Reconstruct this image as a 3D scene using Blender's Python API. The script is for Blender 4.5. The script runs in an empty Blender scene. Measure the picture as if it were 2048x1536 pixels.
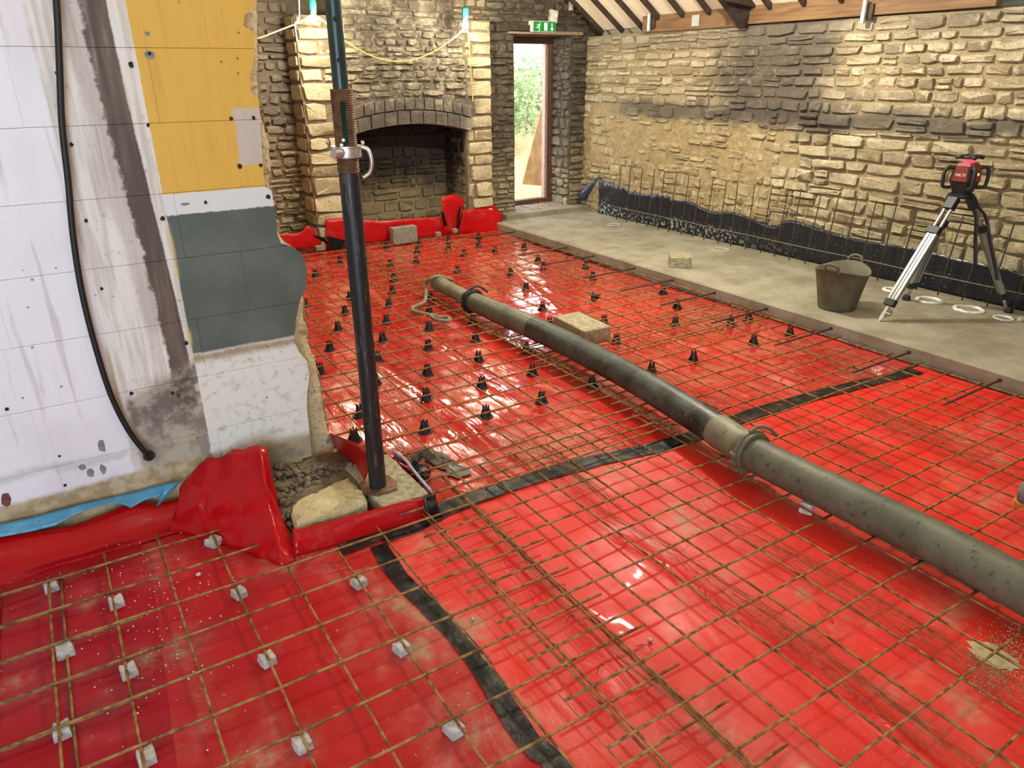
import bpy, bmesh, math, random
from math import sin, cos, pi, atan2, sqrt, hypot
from mathutils import Vector, Matrix, noise as mnoise
SC = bpy.context.scene
COL = SC.collection
# ------------------------------------------------------------------ camera
F, PITCH, ROLL, YAW, CZ = 1456.3, 0.40262, -0.0078, 0.56157, 1.812
FW = Vector((sin(YAW)*cos(PITCH), cos(YAW)*cos(PITCH), -sin(PITCH)))
R0 = Vector((cos(YAW), -sin(YAW), 0)); U0 = R0.cross(FW)
RT = R0*cos(ROLL)+U0*sin(ROLL); UP = -R0*sin(ROLL)+U0*cos(ROLL)
CAMP = Vector((0, 0, CZ))
cam = bpy.data.objects.new('camera', bpy.data.cameras.new('camera')); COL.objects.link(cam)
cam.matrix_world = Matrix(((RT.x, UP.x, -FW.x, 0), (RT.y, UP.y, -FW.y, 0), (RT.z, UP.z, -FW.z, CZ), (0, 0, 0, 1)))
cam.data.sensor_width = 36; cam.data.lens = F/2048*36; cam.data.clip_start = .05
SC.camera = cam
# ------------------------------------------------------------------ exposure, sky, lamps outside the frame
SC.view_settings.view_transform = 'Standard'; SC.view_settings.look = 'None'
SC.view_settings.exposure = 0.0; SC.view_settings.gamma = 1; SC.view_settings.use_curve_mapping = False
wd = bpy.data.worlds.new('overcast_sky'); SC.world = wd; wd.use_nodes = True
bg = wd.node_tree.nodes['Background']; bg.inputs[0].default_value = (.86, .92, 1, 1); bg.inputs[1].default_value = 6.0
def lamp(name, loc, watts, r=.06, colr=(1, .955, .83)):
    l = bpy.data.lights.new(name, 'POINT'); l.energy = watts; l.shadow_soft_size = r; l.color = colr
    o = bpy.data.objects.new(name, l); o.location = loc; COL.objects.link(o); o['kind'] = 'helper'; return o
lamp('festoon_or_fill_light', (4.1, 4.4, 3.0), 330, .04)          # this and the next: bulbs of the same festoon, above the frame
lamp('festoon_or_fill_light', (3.4, 1.9, 2.8), 46)
lamp('festoon_or_fill_light', (2.6, -1.2, 2.8), 6)  # weak fill lamp added behind the camera, not a known bulb
lamp('festoon_or_fill_light', (.3, .4, 2.8), 9, .06, (1, .96, .90))  # fill lamp added to brighten the painted wall and near floor
dl = bpy.data.lights.new('daylight_standin', 'AREA'); dl.energy = 195; dl.size = 2.2; dl.size_y = 2.0; dl.shape = 'RECTANGLE'; dl.color = (.68, .84, 1)
dlo = bpy.data.objects.new('daylight_standin', dl); COL.objects.link(dlo); dlo['kind'] = 'helper'  # area light added for cool daylight from behind; no opening is built
dlo.location = (-1.6, -1.8, 1.6); dlo.rotation_euler = Vector((.45, 1, -.08)).to_track_quat('-Z', 'Y').to_euler()
# ------------------------------------------------------------------ a pixel of the photograph turned into a point of the place
def ray(px, py): return (FW*F+RT*(px-1024)-UP*(py-768)).normalized()
def PZ(px, py, z=0.): d = ray(px, py); return CAMP+d*((z-CZ)/d.z)
def PY(px, py, y): d = ray(px, py); return CAMP+d*(y/d.y)
def PX(px, py, x): d = ray(px, py); return CAMP+d*(x/d.x)
def depth(p): return (Vector(p)-CAMP).dot(FW)
def inframe(p, m=40):
    d = Vector(p)-CAMP; z = d.dot(FW)
    if z < .2: return False
    x = 1024+F*d.dot(RT)/z; y = 768-F*d.dot(UP)/z
    return -m < x < 2048+m and -m < y < 1536+m
# ------------------------------------------------------------------ node expressions
class E:
    def __init__(s, nt, sock): s.nt = nt; s.s = sock
    def _m(s, op, b, c=None, rev=False):
        n = s.nt.nodes.new('ShaderNodeMath'); n.operation = op
        ins = [s, b] if not rev else [b, s]
        if c is not None: ins.append(c)
        for i, v in enumerate(ins):
            if isinstance(v, E): s.nt.links.new(v.s, n.inputs[i])
            else: n.inputs[i].default_value = v
        return E(s.nt, n.outputs[0])
    def __add__(s, b): return s._m('ADD', b)
    __radd__ = __add__
    def __sub__(s, b): return s._m('SUBTRACT', b)
    def __rsub__(s, b): return s._m('SUBTRACT', b, rev=True)
    def __mul__(s, b): return s._m('MULTIPLY', b)
    __rmul__ = __mul__
    def abs(s): return s._m('ABSOLUTE', 0.)
    def mx(s, b): return s._m('MAXIMUM', b)
    def mn(s, b): return s._m('MINIMUM', b)
    def fr(s): return s._m('FRACT', 0.)
    def st(s, a, b):
        n = s.nt.nodes.new('ShaderNodeMapRange'); n.interpolation_type = 'SMOOTHSTEP'
        s.nt.links.new(s.s, n.inputs[0]); lo, hi, o0, o1 = (a, b, 0, 1) if a < b else (b, a, 1, 0)
        for i, v in enumerate((lo, hi, o0, o1)): n.inputs[i+1].default_value = v
        return E(s.nt, n.outputs[0])
class Mt:
    def __init__(s, name, rough=.7, metal=0., spec=.5):
        s.m = bpy.data.materials.new(name); s.m.use_nodes = True; s.nt = s.m.node_tree
        s.b = s.nt.nodes['Principled BSDF']; s.set('Roughness', rough); s.set('Metallic', metal); s.set('Specular IOR Level', spec)
        g = s.nt.nodes.new('ShaderNodeNewGeometry'); s.pos = g.outputs['Position']; s.isl = E(s.nt, g.outputs['Random Per Island'])
        tc = s.nt.nodes.new('ShaderNodeTexCoord'); s.loc = tc.outputs['Object']
        oi = s.nt.nodes.new('ShaderNodeObjectInfo'); s.rnd = E(s.nt, oi.outputs['Random'])
        x = s.nt.nodes.new('ShaderNodeSeparateXYZ'); s.nt.links.new(s.pos, x.inputs[0])
        s.x, s.y, s.z = (E(s.nt, x.outputs[i]) for i in range(3))
    def set(s, k, v):
        i = s.b.inputs[k]
        if isinstance(v, E): s.nt.links.new(v.s, i)
        elif isinstance(v, tuple): i.default_value = (*v, 1)
        else: i.default_value = v
    def noise(s, scale, det=3., vec=None, sc3=None, rough=.55, dist=0.):
        n = s.nt.nodes.new('ShaderNodeTexNoise'); n.inputs['Scale'].default_value = scale; n.inputs['Detail'].default_value = det
        n.inputs['Roughness'].default_value = rough; n.inputs['Distortion'].default_value = dist
        v = vec or s.pos
        if sc3:
            m = s.nt.nodes.new('ShaderNodeMapping'); m.inputs['Scale'].default_value = sc3; s.nt.links.new(v, m.inputs[0]); v = m.outputs[0]
        s.nt.links.new(v, n.inputs['Vector']); return E(s.nt, n.outputs[0])
    def vor(s, scale, vec=None, sc3=None, feat='F1'):
        n = s.nt.nodes.new('ShaderNodeTexVoronoi'); n.feature = feat; n.inputs['Scale'].default_value = scale; v = vec or s.pos
        if sc3:
            m = s.nt.nodes.new('ShaderNodeMapping'); m.inputs['Scale'].default_value = sc3; s.nt.links.new(v, m.inputs[0]); v = m.outputs[0]
        s.nt.links.new(v, n.inputs['Vector']); return E(s.nt, n.outputs['Distance'])
    def mix(s, f, a, b):
        n = s.nt.nodes.new('ShaderNodeMix'); n.data_type = 'RGBA'
        for i, v in ((0, f), (6, a), (7, b)):
            if isinstance(v, E): s.nt.links.new(v.s, n.inputs[i])
            elif isinstance(v, tuple): n.inputs[i].default_value = (*v, 1)
            else: n.inputs[i].default_value = v
        return E(s.nt, n.outputs[2])
    def bump(s, h, strength=.4, dist=.01):
        n = s.nt.nodes.new('ShaderNodeBump'); n.inputs['Strength'].default_value = strength; n.inputs['Distance'].default_value = dist
        s.nt.links.new(h.s, n.inputs['Height']); s.nt.links.new(n.outputs[0], s.b.inputs['Normal'])
    def col(s, v): s.set('Base Color', v); return s
def plain(name, c, rough=.6, metal=0., var=.25, scale=30, bump=.15, bd=.003, spec=.5):
    m = Mt(name, rough, metal, spec); n = m.noise(scale, 4, m.loc)
    m.col(m.mix(n.st(.3, .7), tuple(v*(1-var) for v in c), tuple(min(1, v*(1+var)) for v in c)))
    if bump: m.bump(m.noise(scale*2.5, 3, m.loc), bump, bd)
    return m.m
# ------------------------------------------------------------------ mesh builder
class MB:
    def __init__(s): s.v = []; s.f = []
    def add(s, vs, fs):
        o = len(s.v); s.v += [tuple(v) for v in vs]; s.f += [tuple(i+o for i in f) for f in fs]; return s
    def box(s, c, d, rz=0., M=None):
        x, y, z = (v/2 for v in d); T = Matrix.Translation(c) @ (M or Matrix.Rotation(rz, 4, 'Z'))
        b = min(x, y, z)*.12
        vs = []
        for sx in (-1, 1):                                   # chamfered box: three verts at every corner
            for sy in (-1, 1):
                for sz in (-1, 1):
                    vs += [T @ Vector((sx*x, sy*(y-b), sz*(z-b))), T @ Vector((sx*(x-b), sy*y, sz*(z-b))), T @ Vector((sx*(x-b), sy*(y-b), sz*z))]
        I = lambda a, bb, c, k: ((a > 0)*4+(bb > 0)*2+(c > 0))*3+k
        fs = []
        for q in (-1, 1):
            fs += [(I(q, -1, -1, 0), I(q, 1, -1, 0), I(q, 1, 1, 0), I(q, -1, 1, 0))[::q], (I(-1, q, -1, 1), I(-1, q, 1, 1), I(1, q, 1, 1), I(1, q, -1, 1))[::q], (I(-1, -1, q, 2), I(1, -1, q, 2), I(1, 1, q, 2), I(-1, 1, q, 2))[::q]]
        for p in (-1, 1):
            for q in (-1, 1):
                fs += [(I(p, q, -1, 0), I(p, q, 1, 0), I(p, q, 1, 1), I(p, q, -1, 1))[::-p*q], (I(p, -1, q, 0), I(p, -1, q, 2), I(p, 1, q, 2), I(p, 1, q, 0))[::-p*q], (I(-1, p, q, 1), I(1, p, q, 1), I(1, p, q, 2), I(-1, p, q, 2))[::-p*q]]
                for r in (-1, 1): fs.append((I(p, q, r, 0), I(p, q, r, 1), I(p, q, r, 2))[::p*q*r])
        return s.add(vs, fs)
    def tube(s, pts, r, n=8, cap=True):
        pts = [Vector(p) for p in pts]; rs = r if isinstance(r, (list, tuple)) else [r]*len(pts)
        vs = []; fs = []; prev = None
        for i, p in enumerate(pts):
            d = (pts[min(i+1, len(pts)-1)]-pts[max(i-1, 0)]).normalized()
            if prev is None: a = d.orthogonal().normalized()
            else:
                a = prev-d*prev.dot(d)
                a = a.normalized() if a.length > 1e-6 else d.orthogonal().normalized()
            prev = a; b = d.cross(a)
            vs += [p+(a*cos(2*pi*k/n)+b*sin(2*pi*k/n))*rs[i] for k in range(n)]
        for i in range(len(pts)-1):
            for k in range(n): fs.append((i*n+k, i*n+(k+1) % n, (i+1)*n+(k+1) % n, (i+1)*n+k))
        if cap: fs += [tuple(range(n))[::-1], tuple(range((len(pts)-1)*n, len(pts)*n))]
        return s.add(vs, fs)
    def lathe(s, prof, n=24, c=(0, 0, 0), M=None):
        T = Matrix.Translation(c) @ (M or Matrix()); vs = []; fs = []
        for r, z in prof: vs += [T @ Vector((r*cos(2*pi*k/n), r*sin(2*pi*k/n), z)) for k in range(n)]
        for i in range(len(prof)-1):
            for k in range(n): fs.append((i*n+k, i*n+(k+1) % n, (i+1)*n+(k+1) % n, (i+1)*n+k))
        return s.add(vs, fs)
    def prism(s, poly, axis, a, b, bev=0.):
        """poly of 2-D points extruded along axis ('x','y','z') from a (front, chamfered) to b"""
        P = {'x': lambda u, v, w: (w, u, v), 'y': lambda u, v, w: (u, w, v), 'z': lambda u, v, w: (u, v, w)}[axis]
        n = len(poly); cx = sum(p[0] for p in poly)/n; cy = sum(p[1] for p in poly)/n
        sg = 1 if b > a else -1; rings = []
        if bev:
            ins = []
            for u, v in poly:
                L = hypot(u-cx, v-cy) or 1; k = max(0, 1-bev*1.3/L); ins.append((cx+(u-cx)*k, cy+(v-cy)*k))
            rings.append([P(u, v, a) for u, v in ins]); rings.append([P(u, v, a+sg*bev) for u, v in poly])
        else: rings.append([P(u, v, a) for u, v in poly])
        rings.append([P(u, v, b) for u, v in poly])
        vs = [q for r in rings for q in r]; fs = [tuple(range(n))]
        for i in range(len(rings)-1):
            for k in range(n): fs.append((i*n+k, i*n+(k+1) % n, (i+1)*n+(k+1) % n, (i+1)*n+k))
        fs.append(tuple(range((len(rings)-1)*n, len(rings)*n))[::-1])
        return s.add(vs, fs)
    def build(s, name, m, parent=None, smooth=False, loc=None, fix=True):
        me = bpy.data.meshes.new(name); off = Vector(loc) if loc is not None else Vector((0, 0, 0))
        me.from_pydata([tuple(Vector(v)-off) for v in s.v] if loc is not None else s.v, [], s.f)
        if fix:
            bm = bmesh.new(); bm.from_mesh(me); bmesh.ops.recalc_face_normals(bm, faces=bm.faces); bm.to_mesh(me); bm.free()
        me.materials.append(m)
        if smooth: me.polygons.foreach_set('use_smooth', [True]*len(me.polygons))
        if smooth == 'auto': me.set_sharp_from_angle(angle=.6)
        o = bpy.data.objects.new(name, me); COL.objects.link(o)
        if parent is not None: o.parent = parent
        if loc is not None: o.location = loc
        return o
def grid(rows, name, m, parent=None, smooth=True, thick=0.):
    b = MB(); w = len(rows[0]); b.v = [tuple(p) for r in rows for p in r]
    b.f = [(i*w+j, i*w+j+1, (i+1)*w+j+1, (i+1)*w+j) for i in range(len(rows)-1) for j in range(w-1)]
    o = b.build(name, m, parent, smooth, fix=False)
    if thick:
        md = o.modifiers.new('thickness', 'SOLIDIFY'); md.thickness = thick; md.offset = 0
    return o
def tag(o, label, cat, group=None, kind=None):
    o['label'] = label; o['category'] = cat
    if group: o['group'] = group
    if kind: o['kind'] = kind
    return o
def empty(name, loc, label, cat, group=None, rz=0.):
    o = bpy.data.objects.new(name, None); COL.objects.link(o); o.location = loc; o.rotation_euler = (0, 0, rz); o.empty_display_size = .1
    return tag(o, label, cat, group)
def struct(o): o['kind'] = 'structure'; return o
def copy_tree(o, parent=None):
    c = o.copy(); COL.objects.link(c)
    if parent is not None: c.parent = parent
    for ch in list(o.children): copy_tree(ch, c)
    return c
def fbm(x, y, z=0., o=3):
    a, v, t = 1., 0., 0.
    for _ in range(o): v += a*mnoise.noise(Vector((x, y, z))); t += a; a *= .5; x *= 2.03; y *= 2.03; z *= 2.03
    return v/t
def lerp(a, b, t): return a+(b-a)*t
def interp(pts, x):
    if x <= pts[0][0]: return pts[0][1]
    for (x0, y0), (x1, y1) in zip(pts, pts[1:]):
        if x <= x1: return lerp(y0, y1, (x-x0)/(x1-x0))
    return pts[-1][1]
def catmull(pts, n=8):
    pts = [Vector(p) for p in pts]; out = []
    for i in range(len(pts)-1):
        p0, p1, p2, p3 = pts[max(i-1, 0)], pts[i], pts[i+1], pts[min(i+2, len(pts)-1)]
        for k in range(n):
            t = k/n; out.append(.5*((2*p1)+(p2-p0)*t+(2*p0-5*p1+4*p2-p3)*t*t+(3*p1-p0-3*p2+p3)*t**3))
    return out+[pts[-1]]
# ================================================================== materials
XW, YD, YB, YR = 6.2, 8.02, 7.86, 8.20        # right wall, door wall, chimney breast, recess left of the breast
def stone_mat(name, cols, soot_shade=None, rough=.85, ns=9., bump=.85):
    m = Mt(name, rough, 0, .25)
    r = (m.rnd+m.isl*1.37).fr(); big = m.noise(1.3, 2); n = m.noise(ns, 5, rough=.65); f = m.noise(60, 3)
    c = m.mix((r+(n-.5)*.5).st(.1, .62), cols[0], cols[1]); c = m.mix((r*3.7).fr().st(.55, .95), c, cols[2])
    c = m.mix(n.st(.50, .70)*.7, c, cols[3]); c = m.mix((big.st(.4, .65))*.35, c, cols[1])
    c = m.mix((f.st(.50, .72))*.38+m.noise(30, 4, rough=.7).st(.55, .68)*.35, c, tuple(v*.33 for v in cols[0]))
    if soot_shade: c = soot_shade(m, c, n, big)
    m.col(c); m.bump(n*.7+f*.3+m.noise(25, 3)*.5, bump, .02); return m.m
def soot_right(m, c, n, big):
    w = (m.noise(2.2, 3)-.5)
    band = (m.z+w*.22-1.41).abs().st(.13, .03)*m.y.st(7.7, 7.0)
    blob = (m.y+w*1.3).st(4.15, 4.75)*(m.y+w*1.3).st(6.0, 5.45)*(m.z+w*.5).st(1.2, 1.42)
    c = m.mix((band*.75).mn(.8), c, (.075, .065, .06)); c = m.mix(blob*.88*n.st(.15, .5), c, (.085, .07, .058))
    top = (m.z+w*.3).st(1.95, 2.15)*.35
    c = m.mix(top, c, (.2, .17, .13))
    low = m.z.st(1.36, 1.24)*m.y.st(4.3, 5.2)
    c = m.mix(low*.5, c, m.mix(n.st(.3, .7), (.27, .19, .08), (.48, .37, .19)))
    return m.mix(m.y.st(5.2, 3.6)*m.z.st(1.3, 1.15)*.45, c, m.mix(n.st(.3, .7), (.17, .125, .06), (.33, .26, .14)))
M_RW = stone_mat('right_wall_stone', [(.31, .255, .145), (.50, .435, .285), (.22, .18, .115), (.66, .60, .45)], soot_right)
M_RM = stone_mat('right_wall_mortar', [(.23, .18, .095), (.36, .285, .155), (.27, .215, .12), (.45, .37, .23)], soot_right, .95, 14, .8)
def shade_far(m, c, n, big):
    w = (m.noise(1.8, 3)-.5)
    up = (m.z+w*.9).st(.35, 1.3)*m.x.st(4.4, 5.0)  # shade beside the breast and over the door, painted into the stone colour
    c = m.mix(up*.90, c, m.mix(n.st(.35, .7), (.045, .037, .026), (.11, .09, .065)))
    lf = (m.z+w*.4).st(1.0, 1.5)*m.x.st(2.75, 2.5)*.75  # shade of the left recess, painted darker towards the top
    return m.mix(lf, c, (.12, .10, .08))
M_FW = stone_mat('far_wall_stone', [(.20, .165, .10), (.37, .305, .19), (.145, .115, .075), (.46, .39, .27)], shade_far)
M_FM = stone_mat('far_wall_mortar', [(.12, .09, .05), (.17, .13, .08), (.1, .08, .05), (.22, .17, .1)], shade_far, .95, 14)
def soot_breast(m, c, n, big):
    w = (m.noise(2.5, 3)-.5)
    ce = (m.x+w*.4).st(2.75, 3.15)*(m.x+w*.4).st(4.55, 4.2)*m.z.st(1.15, 1.3)
    c = m.mix(ce*.86, c, m.mix(n.st(.42, .72), (.070, .058, .042), (.27, .235, .17)))
    ar = ((m.x-3.65).abs()+w*.5).st(.95, .5)*(m.z+w*.3-1.33).abs().st(.28, .08)
    return m.mix(ar*.75, c, (.06, .05, .045))
M_CB = stone_mat('chimney_stone', [(.33, .275, .155), (.48, .41, .25), (.25, .205, .12), (.60, .53, .37)], soot_breast)
M_CM = stone_mat('chimney_mortar', [(.16, .12, .075), (.22, .17, .11), (.13, .1, .06), (.28, .22, .14)], soot_breast, .95, 14)
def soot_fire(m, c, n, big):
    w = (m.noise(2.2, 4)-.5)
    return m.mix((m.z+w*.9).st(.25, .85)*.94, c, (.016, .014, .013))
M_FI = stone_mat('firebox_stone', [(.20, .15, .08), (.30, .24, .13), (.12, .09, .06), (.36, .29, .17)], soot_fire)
# red polythene
def mem_mat(name, base, dusty, dk, rough0, rough1, wet=0.):
    m = Mt(name, rough0, 0, .45 if wet else .2)
    d1 = m.noise(1.7, 5, rough=.62); d2 = m.noise(7, 5, rough=.7); d3 = m.noise(70, 3)
    c = m.mix(m.noise(.8, 2).st(.35, .7), base, tuple(v*.82 for v in base))
    c = m.mix((d1.st(.46, .68)*d2.st(.3, .7)*dk), c, dusty)
    c = m.mix((d2*d1).st(.31, .43)*.85*dk, c, (.33, .21, .11))
    c = m.mix(d3.st(.70, .76)*.5*dk, c, (.65, .50, .42))
    m.col(c); m.set('Roughness', m.noise(2.6, 4).st(.38, .62)*(rough1-rough0)+rough0+d3.st(.5, .8)*.06)
    h = m.noise(9, 4, sc3=(1, .35, 1), dist=.6)*.6+m.noise(22, 3, sc3=(1, .5, 1))*(.25 if wet else .06)+m.noise(4.2, 3, sc3=(1.2, .5, 1))*.8
    m.bump(h, .36 if not wet else .45, .02)
    m.set('Coat Weight', .02+wet*.98); m.set('Coat Roughness', .05)
    return m.m
M_MC = mem_mat('red_polythene', (.66, .028, .017), (.62, .16, .12), .9, .36, .55)
M_MD = mem_mat('red_polythene_wet', (.56, .026, .017), (.50, .14, .10), .5, .05, .26, 1.)
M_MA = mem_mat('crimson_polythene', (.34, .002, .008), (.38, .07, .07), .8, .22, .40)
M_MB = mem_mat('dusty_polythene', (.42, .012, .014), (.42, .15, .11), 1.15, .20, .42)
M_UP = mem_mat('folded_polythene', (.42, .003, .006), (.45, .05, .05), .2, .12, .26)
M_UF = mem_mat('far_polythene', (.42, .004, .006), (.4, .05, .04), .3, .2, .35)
def tape_mat():
    m = Mt('black_tape', .28, 0, .3); n = m.noise(14, 5, rough=.7); m.col(m.mix(n.st(.5, .72)*.5, (.008, .008, .008), (.15, .13, .10)))
    m.set('Roughness', n*.5+.05); m.bump(m.noise(28, 4, dist=1.), .35, .004); return m.m
M_TP = tape_mat()
def rust():
    m = Mt('rusty_steel', .8, .25, .3); n = m.noise(28, 4); f = m.noise(150, 2)
    c = m.mix(n.st(.35, .65), (.17, .080, .026), (.36, .20, .070)); c = m.mix(f.st(.6, .8)*.5, c, (.46, .34, .20)); c = m.mix((n*f).st(.12, .2), (.10, .045, .02), c)
    m.col(c); m.bump(f, .3, .002); return m.m
M_RU = rust()
M_RD = plain('dark_rusty_steel', (.075, .05, .035), .7, .4, .4)
M_WI = plain('tying_wire', (.27, .135, .05), .7, .4, .5)
def concrete(name, c, dark, ns=3., bump=.35):
    m = Mt(name, .85, 0, .3); n = m.noise(ns, 5, rough=.65); f = m.noise(90, 3); v = m.noise(260, 2)
    k = m.mix(n.st(.32, .66), dark, c); k = m.mix(f.st(.55, .8)*.4, k, tuple(min(1, x*1.35) for x in c)); k = m.mix(v.st(.6, .75)*.4, k, tuple(x*.4 for x in dark))
    m.col(k); m.bump(f*.5+v*.5, bump, .004); return m.m
M_SL = concrete('slab_concrete', (.31, .285, .215), (.20, .175, .12))
M_BK = concrete('block_concrete', (.40, .355, .235), (.22, .19, .11), 34, 1.)
M_GB = concrete('grey_block', (.26, .25, .20), (.17, .16, .12), 20, .6)
M_SP = concrete('spacer_concrete', (.50, .48, .45), (.34, .32, .30), 25, .6)
M_FS = concrete('footing_concrete', (.62, .52, .30), (.42, .34, .18), 8, .9)
M_DI = concrete('soil', (.21, .16, .10), (.09, .065, .04), 14, 1.)
M_SA = concrete('sand', (.50, .42, .24), (.36, .29, .15), 40, 1.)
M_BP = plain('black_plastic', (.009, .009, .010), .5, 0, .3)
M_BR = plain('black_rubber', (.007, .007, .007), .55, 0, .3)
M_MB2 = plain('matt_black_plastic', (.006, .006, .006), .9, 0, .3, spec=.08)
M_WP = plain('white_plastic', (.68, .67, .62), .5)
M_AL = plain('aluminium', (.40, .40, .375), .40, .8, .1, 20, .05)
M_ST = plain('zinc_steel', (.60, .57, .50), .38, .8, .2)
M_TI = Mt('timber', .65, 0, .3); _n = M_TI.noise(5, 4, sc3=(4, .35, 5), dist=.8); _k = M_TI.vor(2.6, sc3=(1, .8, 1.6))
M_TI.col(M_TI.mix(_k.st(.10, .04), M_TI.mix(_n.st(.3, .7), (.15, .080, .036), (.25, .145, .066)), (.07, .028, .012))); M_TI.bump(_n, .25, .004); M_TI = M_TI.m
M_DT = plain('dark_timber', (.045, .028, .018), .7, 0, .4, 12, .4)
M_BD = Mt('cream_boards', .7); _n = M_BD.noise(4, 4); M_BD.col(M_BD.mix(_n.st(.4, .75), (.90, .84, .66), (.80, .70, .48))); M_BD = M_BD.m
M_EM = Mt('lit_bulb'); M_EM.col((1, .95, .8)); M_EM.set('Emission Color', (1., .93, .74)); M_EM.set('Emission Strength', 60.); M_EM = M_EM.m
M_TE = plain('teal_holder', (.005, .14, .10), .45)
M_YC = plain('yellow_cable', (.72, .58, .13), .5)
# ================================================================== stones
def stone_geo(w, h, p, rnd, m=10, wild=0.):
    """a rough stone: x along the wall, -y out of it, z up"""
    e = rnd.uniform(.16, .36)+wild*rnd.uniform(.1, .35); a0 = rnd.uniform(-.15, .15); vs = []
    ring = []
    for k in range(m):
        t = 2*pi*(k+.5)/m; c, s = cos(t), sin(t)
        x = (abs(c)**e)*(1 if c > 0 else -1)*w/2; z = (abs(s)**e)*(1 if s > 0 else -1)*h/2
        ring.append((x*(1+rnd.uniform(-.10-.1*wild, .04+.05*wild))+a0*z*(.4+wild), z*(1+rnd.uniform(-.20-.15*wild, .06+.08*wild))))
    q = min(h*.15, .011); tx, tz = rnd.uniform(-.25, .25)*p, rnd.uniform(-.3, .3)*p
    for x, z in ring: vs.append((x*.98, .05, z*.98))
    for x, z in ring: vs.append((x, -p+q+rnd.uniform(-.004, .004), z))
    for x, z in ring: vs.append((x*(1-q*1.5/w), -p+rnd.uniform(-.008, .006)+tx*x/w+tz*z/h, z*(1-q*1.7/h)))
    vs.append((rnd.uniform(-.2, .2)*w, -p-rnd.uniform(-.006, .009), rnd.uniform(-.15, .15)*h))
    fs = []
    for r in range(2):
        for k in range(m): fs.append((r*m+k, r*m+(k+1) % m, (r+1)*m+(k+1) % m, (r+1)*m+k))
    for k in range(m): fs.append((2*m+k, 2*m+(k+1) % m, 3*m))
    return vs, fs
class Stones:
    def __init__(s, seed, wild=.3): s.r = random.Random(seed); s.items = []; s.wild = wild
    def put(s, P, rz, w, h, p, m=10):
        vs, fs = stone_geo(w, h, p, s.r, m, s.wild)
        M = Matrix.Translation(P) @ Matrix.Rotation(rz, 4, 'Z') @ Matrix.Rotation(s.r.uniform(-.035, .035), 4, 'Y')
        s.items.append((w*h/max(.4, depth(P))**2*(1 if inframe(P, 10) else .001), M, vs, fs))
    def courses(s, at, rz, z0, z1, spans, style):
        z = z0
        while z < z1-.02:
            st = style(0, z, s.r); h = min(s.r.uniform(*st['h']), z1-z)
            if z1-z-h < .04: h = z1-z
            for u0, u1 in spans(z+h/2):
                u = u0
                while u < u1-.015:
                    st = style(u, z, s.r); w = s.r.uniform(*st['w'])*(1 if s.r.random() > .25 else .6)
                    if u1-u-w < .07: w = u1-u
                    hh = h*s.r.uniform(.9, 1.06); g = st['g']
                    if s.r.random() < st.get('keep', 1):
                        zz = z+h/2+s.r.uniform(-.007, .007)
                        if hh > .085 and s.r.random() < st.get('split', .15):
                            k = s.r.uniform(.4, .6)
                            s.put(at(u+w/2, zz-hh/2+hh*k/2), rz, w-g, hh*k-g, s.r.uniform(*st['p'])); s.put(at(u+w/2, zz+hh/2-hh*(1-k)/2), rz, w-g, hh*(1-k)-g, s.r.uniform(*st['p']))
                        else: s.put(at(u+w/2, zz), rz, w-g, hh-g, s.r.uniform(*st['p']))
                    u += w
            z += h
    def build(s, parent, mat, n=300, name='stone'):
        s.items.sort(key=lambda t: -t[0]); rest = MB()
        for i, (pr, M, vs, fs) in enumerate(s.items):
            if i < n:
                b = MB(); b.v = vs; b.f = [f[::-1] for f in fs]; o = b.build(name, mat, parent, 'auto', fix=False); o.matrix_local = M
            else: rest.add([M @ Vector(v) for v in vs], [f[::-1] for f in fs])
        if rest.v: o = rest.build(name, mat, parent, 'auto', fix=False); o['kind'] = 'stuff'
def rough_wall(name, mat, P, u0, u1, z0, z1, du, disp, back):
    """wall with an uneven front; P(u, z, out) gives a point, back its thickness"""
    nu, nz = max(2, int((u1-u0)/du)), max(2, int((z1-z0)/du)); b = MB()
    rows = [[P(lerp(u0, u1, j/nu), lerp(z0, z1, i/nz), disp(lerp(u0, u1, j/nu), lerp(z0, z1, i/nz))) for j in range(nu+1)] for i in range(nz+1)]
    w = nu+1; b.v = [p for r in rows for p in r]; b.f = [(i*w+j, i*w+j+1, (i+1)*w+j+1, (i+1)*w+j) for i in range(nz) for j in range(nu)]
    o = len(b.v); b.v += [P(u, z, -back) for u, z in ((u0, z0), (u1, z0), (u1, z1), (u0, z1))]
    c = (0, nu, nz*w+nu, nz*w); b.f += [(o+3, o+2, o+1, o)]+[(c[k], o+k, o+(k+1) % 4, c[(k+1) % 4]) for k in range(4)]
    return b.build(name, mat, None, 'auto')
# ------------------------------------------------------------------ floor and the raised slab
b = MB(); b.box((1.8, 3.2, -.11), (9.5, 11.5, .16)); floor = struct(b.build('floor', M_DI))
b = MB(); SLT = .12
for i, (y0, y1) in enumerate(((-1.5, 7.85),)):
    n = 60
    prof = [(4.70, -.03), (4.69, SLT-.012), (4.702, SLT), (6.24, SLT), (6.24, -.03)]
    for k in range(n+1):
        y = lerp(y0, y1, k/n); b.v += [(x+(.008*fbm(y*3, 1.7) if j < 3 else 0), y, z+(.003*fbm(y*2, x) if 0 < j < 4 else 0)) for j, (x, z) in enumerate(prof)]
    b.f = [(k*5+j, k*5+j+1, (k+1)*5+j+1, (k+1)*5+j) for k in range(n) for j in range(4)]+[(0, 1, 2, 3, 4), (n*5+4, n*5+3, n*5+2, n*5+1, n*5)]
slab = struct(b.build('trim_1', M_SL, None, 'auto')); slab['label'] = 'raised bare concrete slab along the right-hand stone wall'
b = MB(); b.tube([(4.675, y, .012+.006*fbm(y*2, 3)) for y in [7.3-k*.15 for k in range(50)]], .012, 6)
b.build('edge_seal', M_TP, slab)
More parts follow.
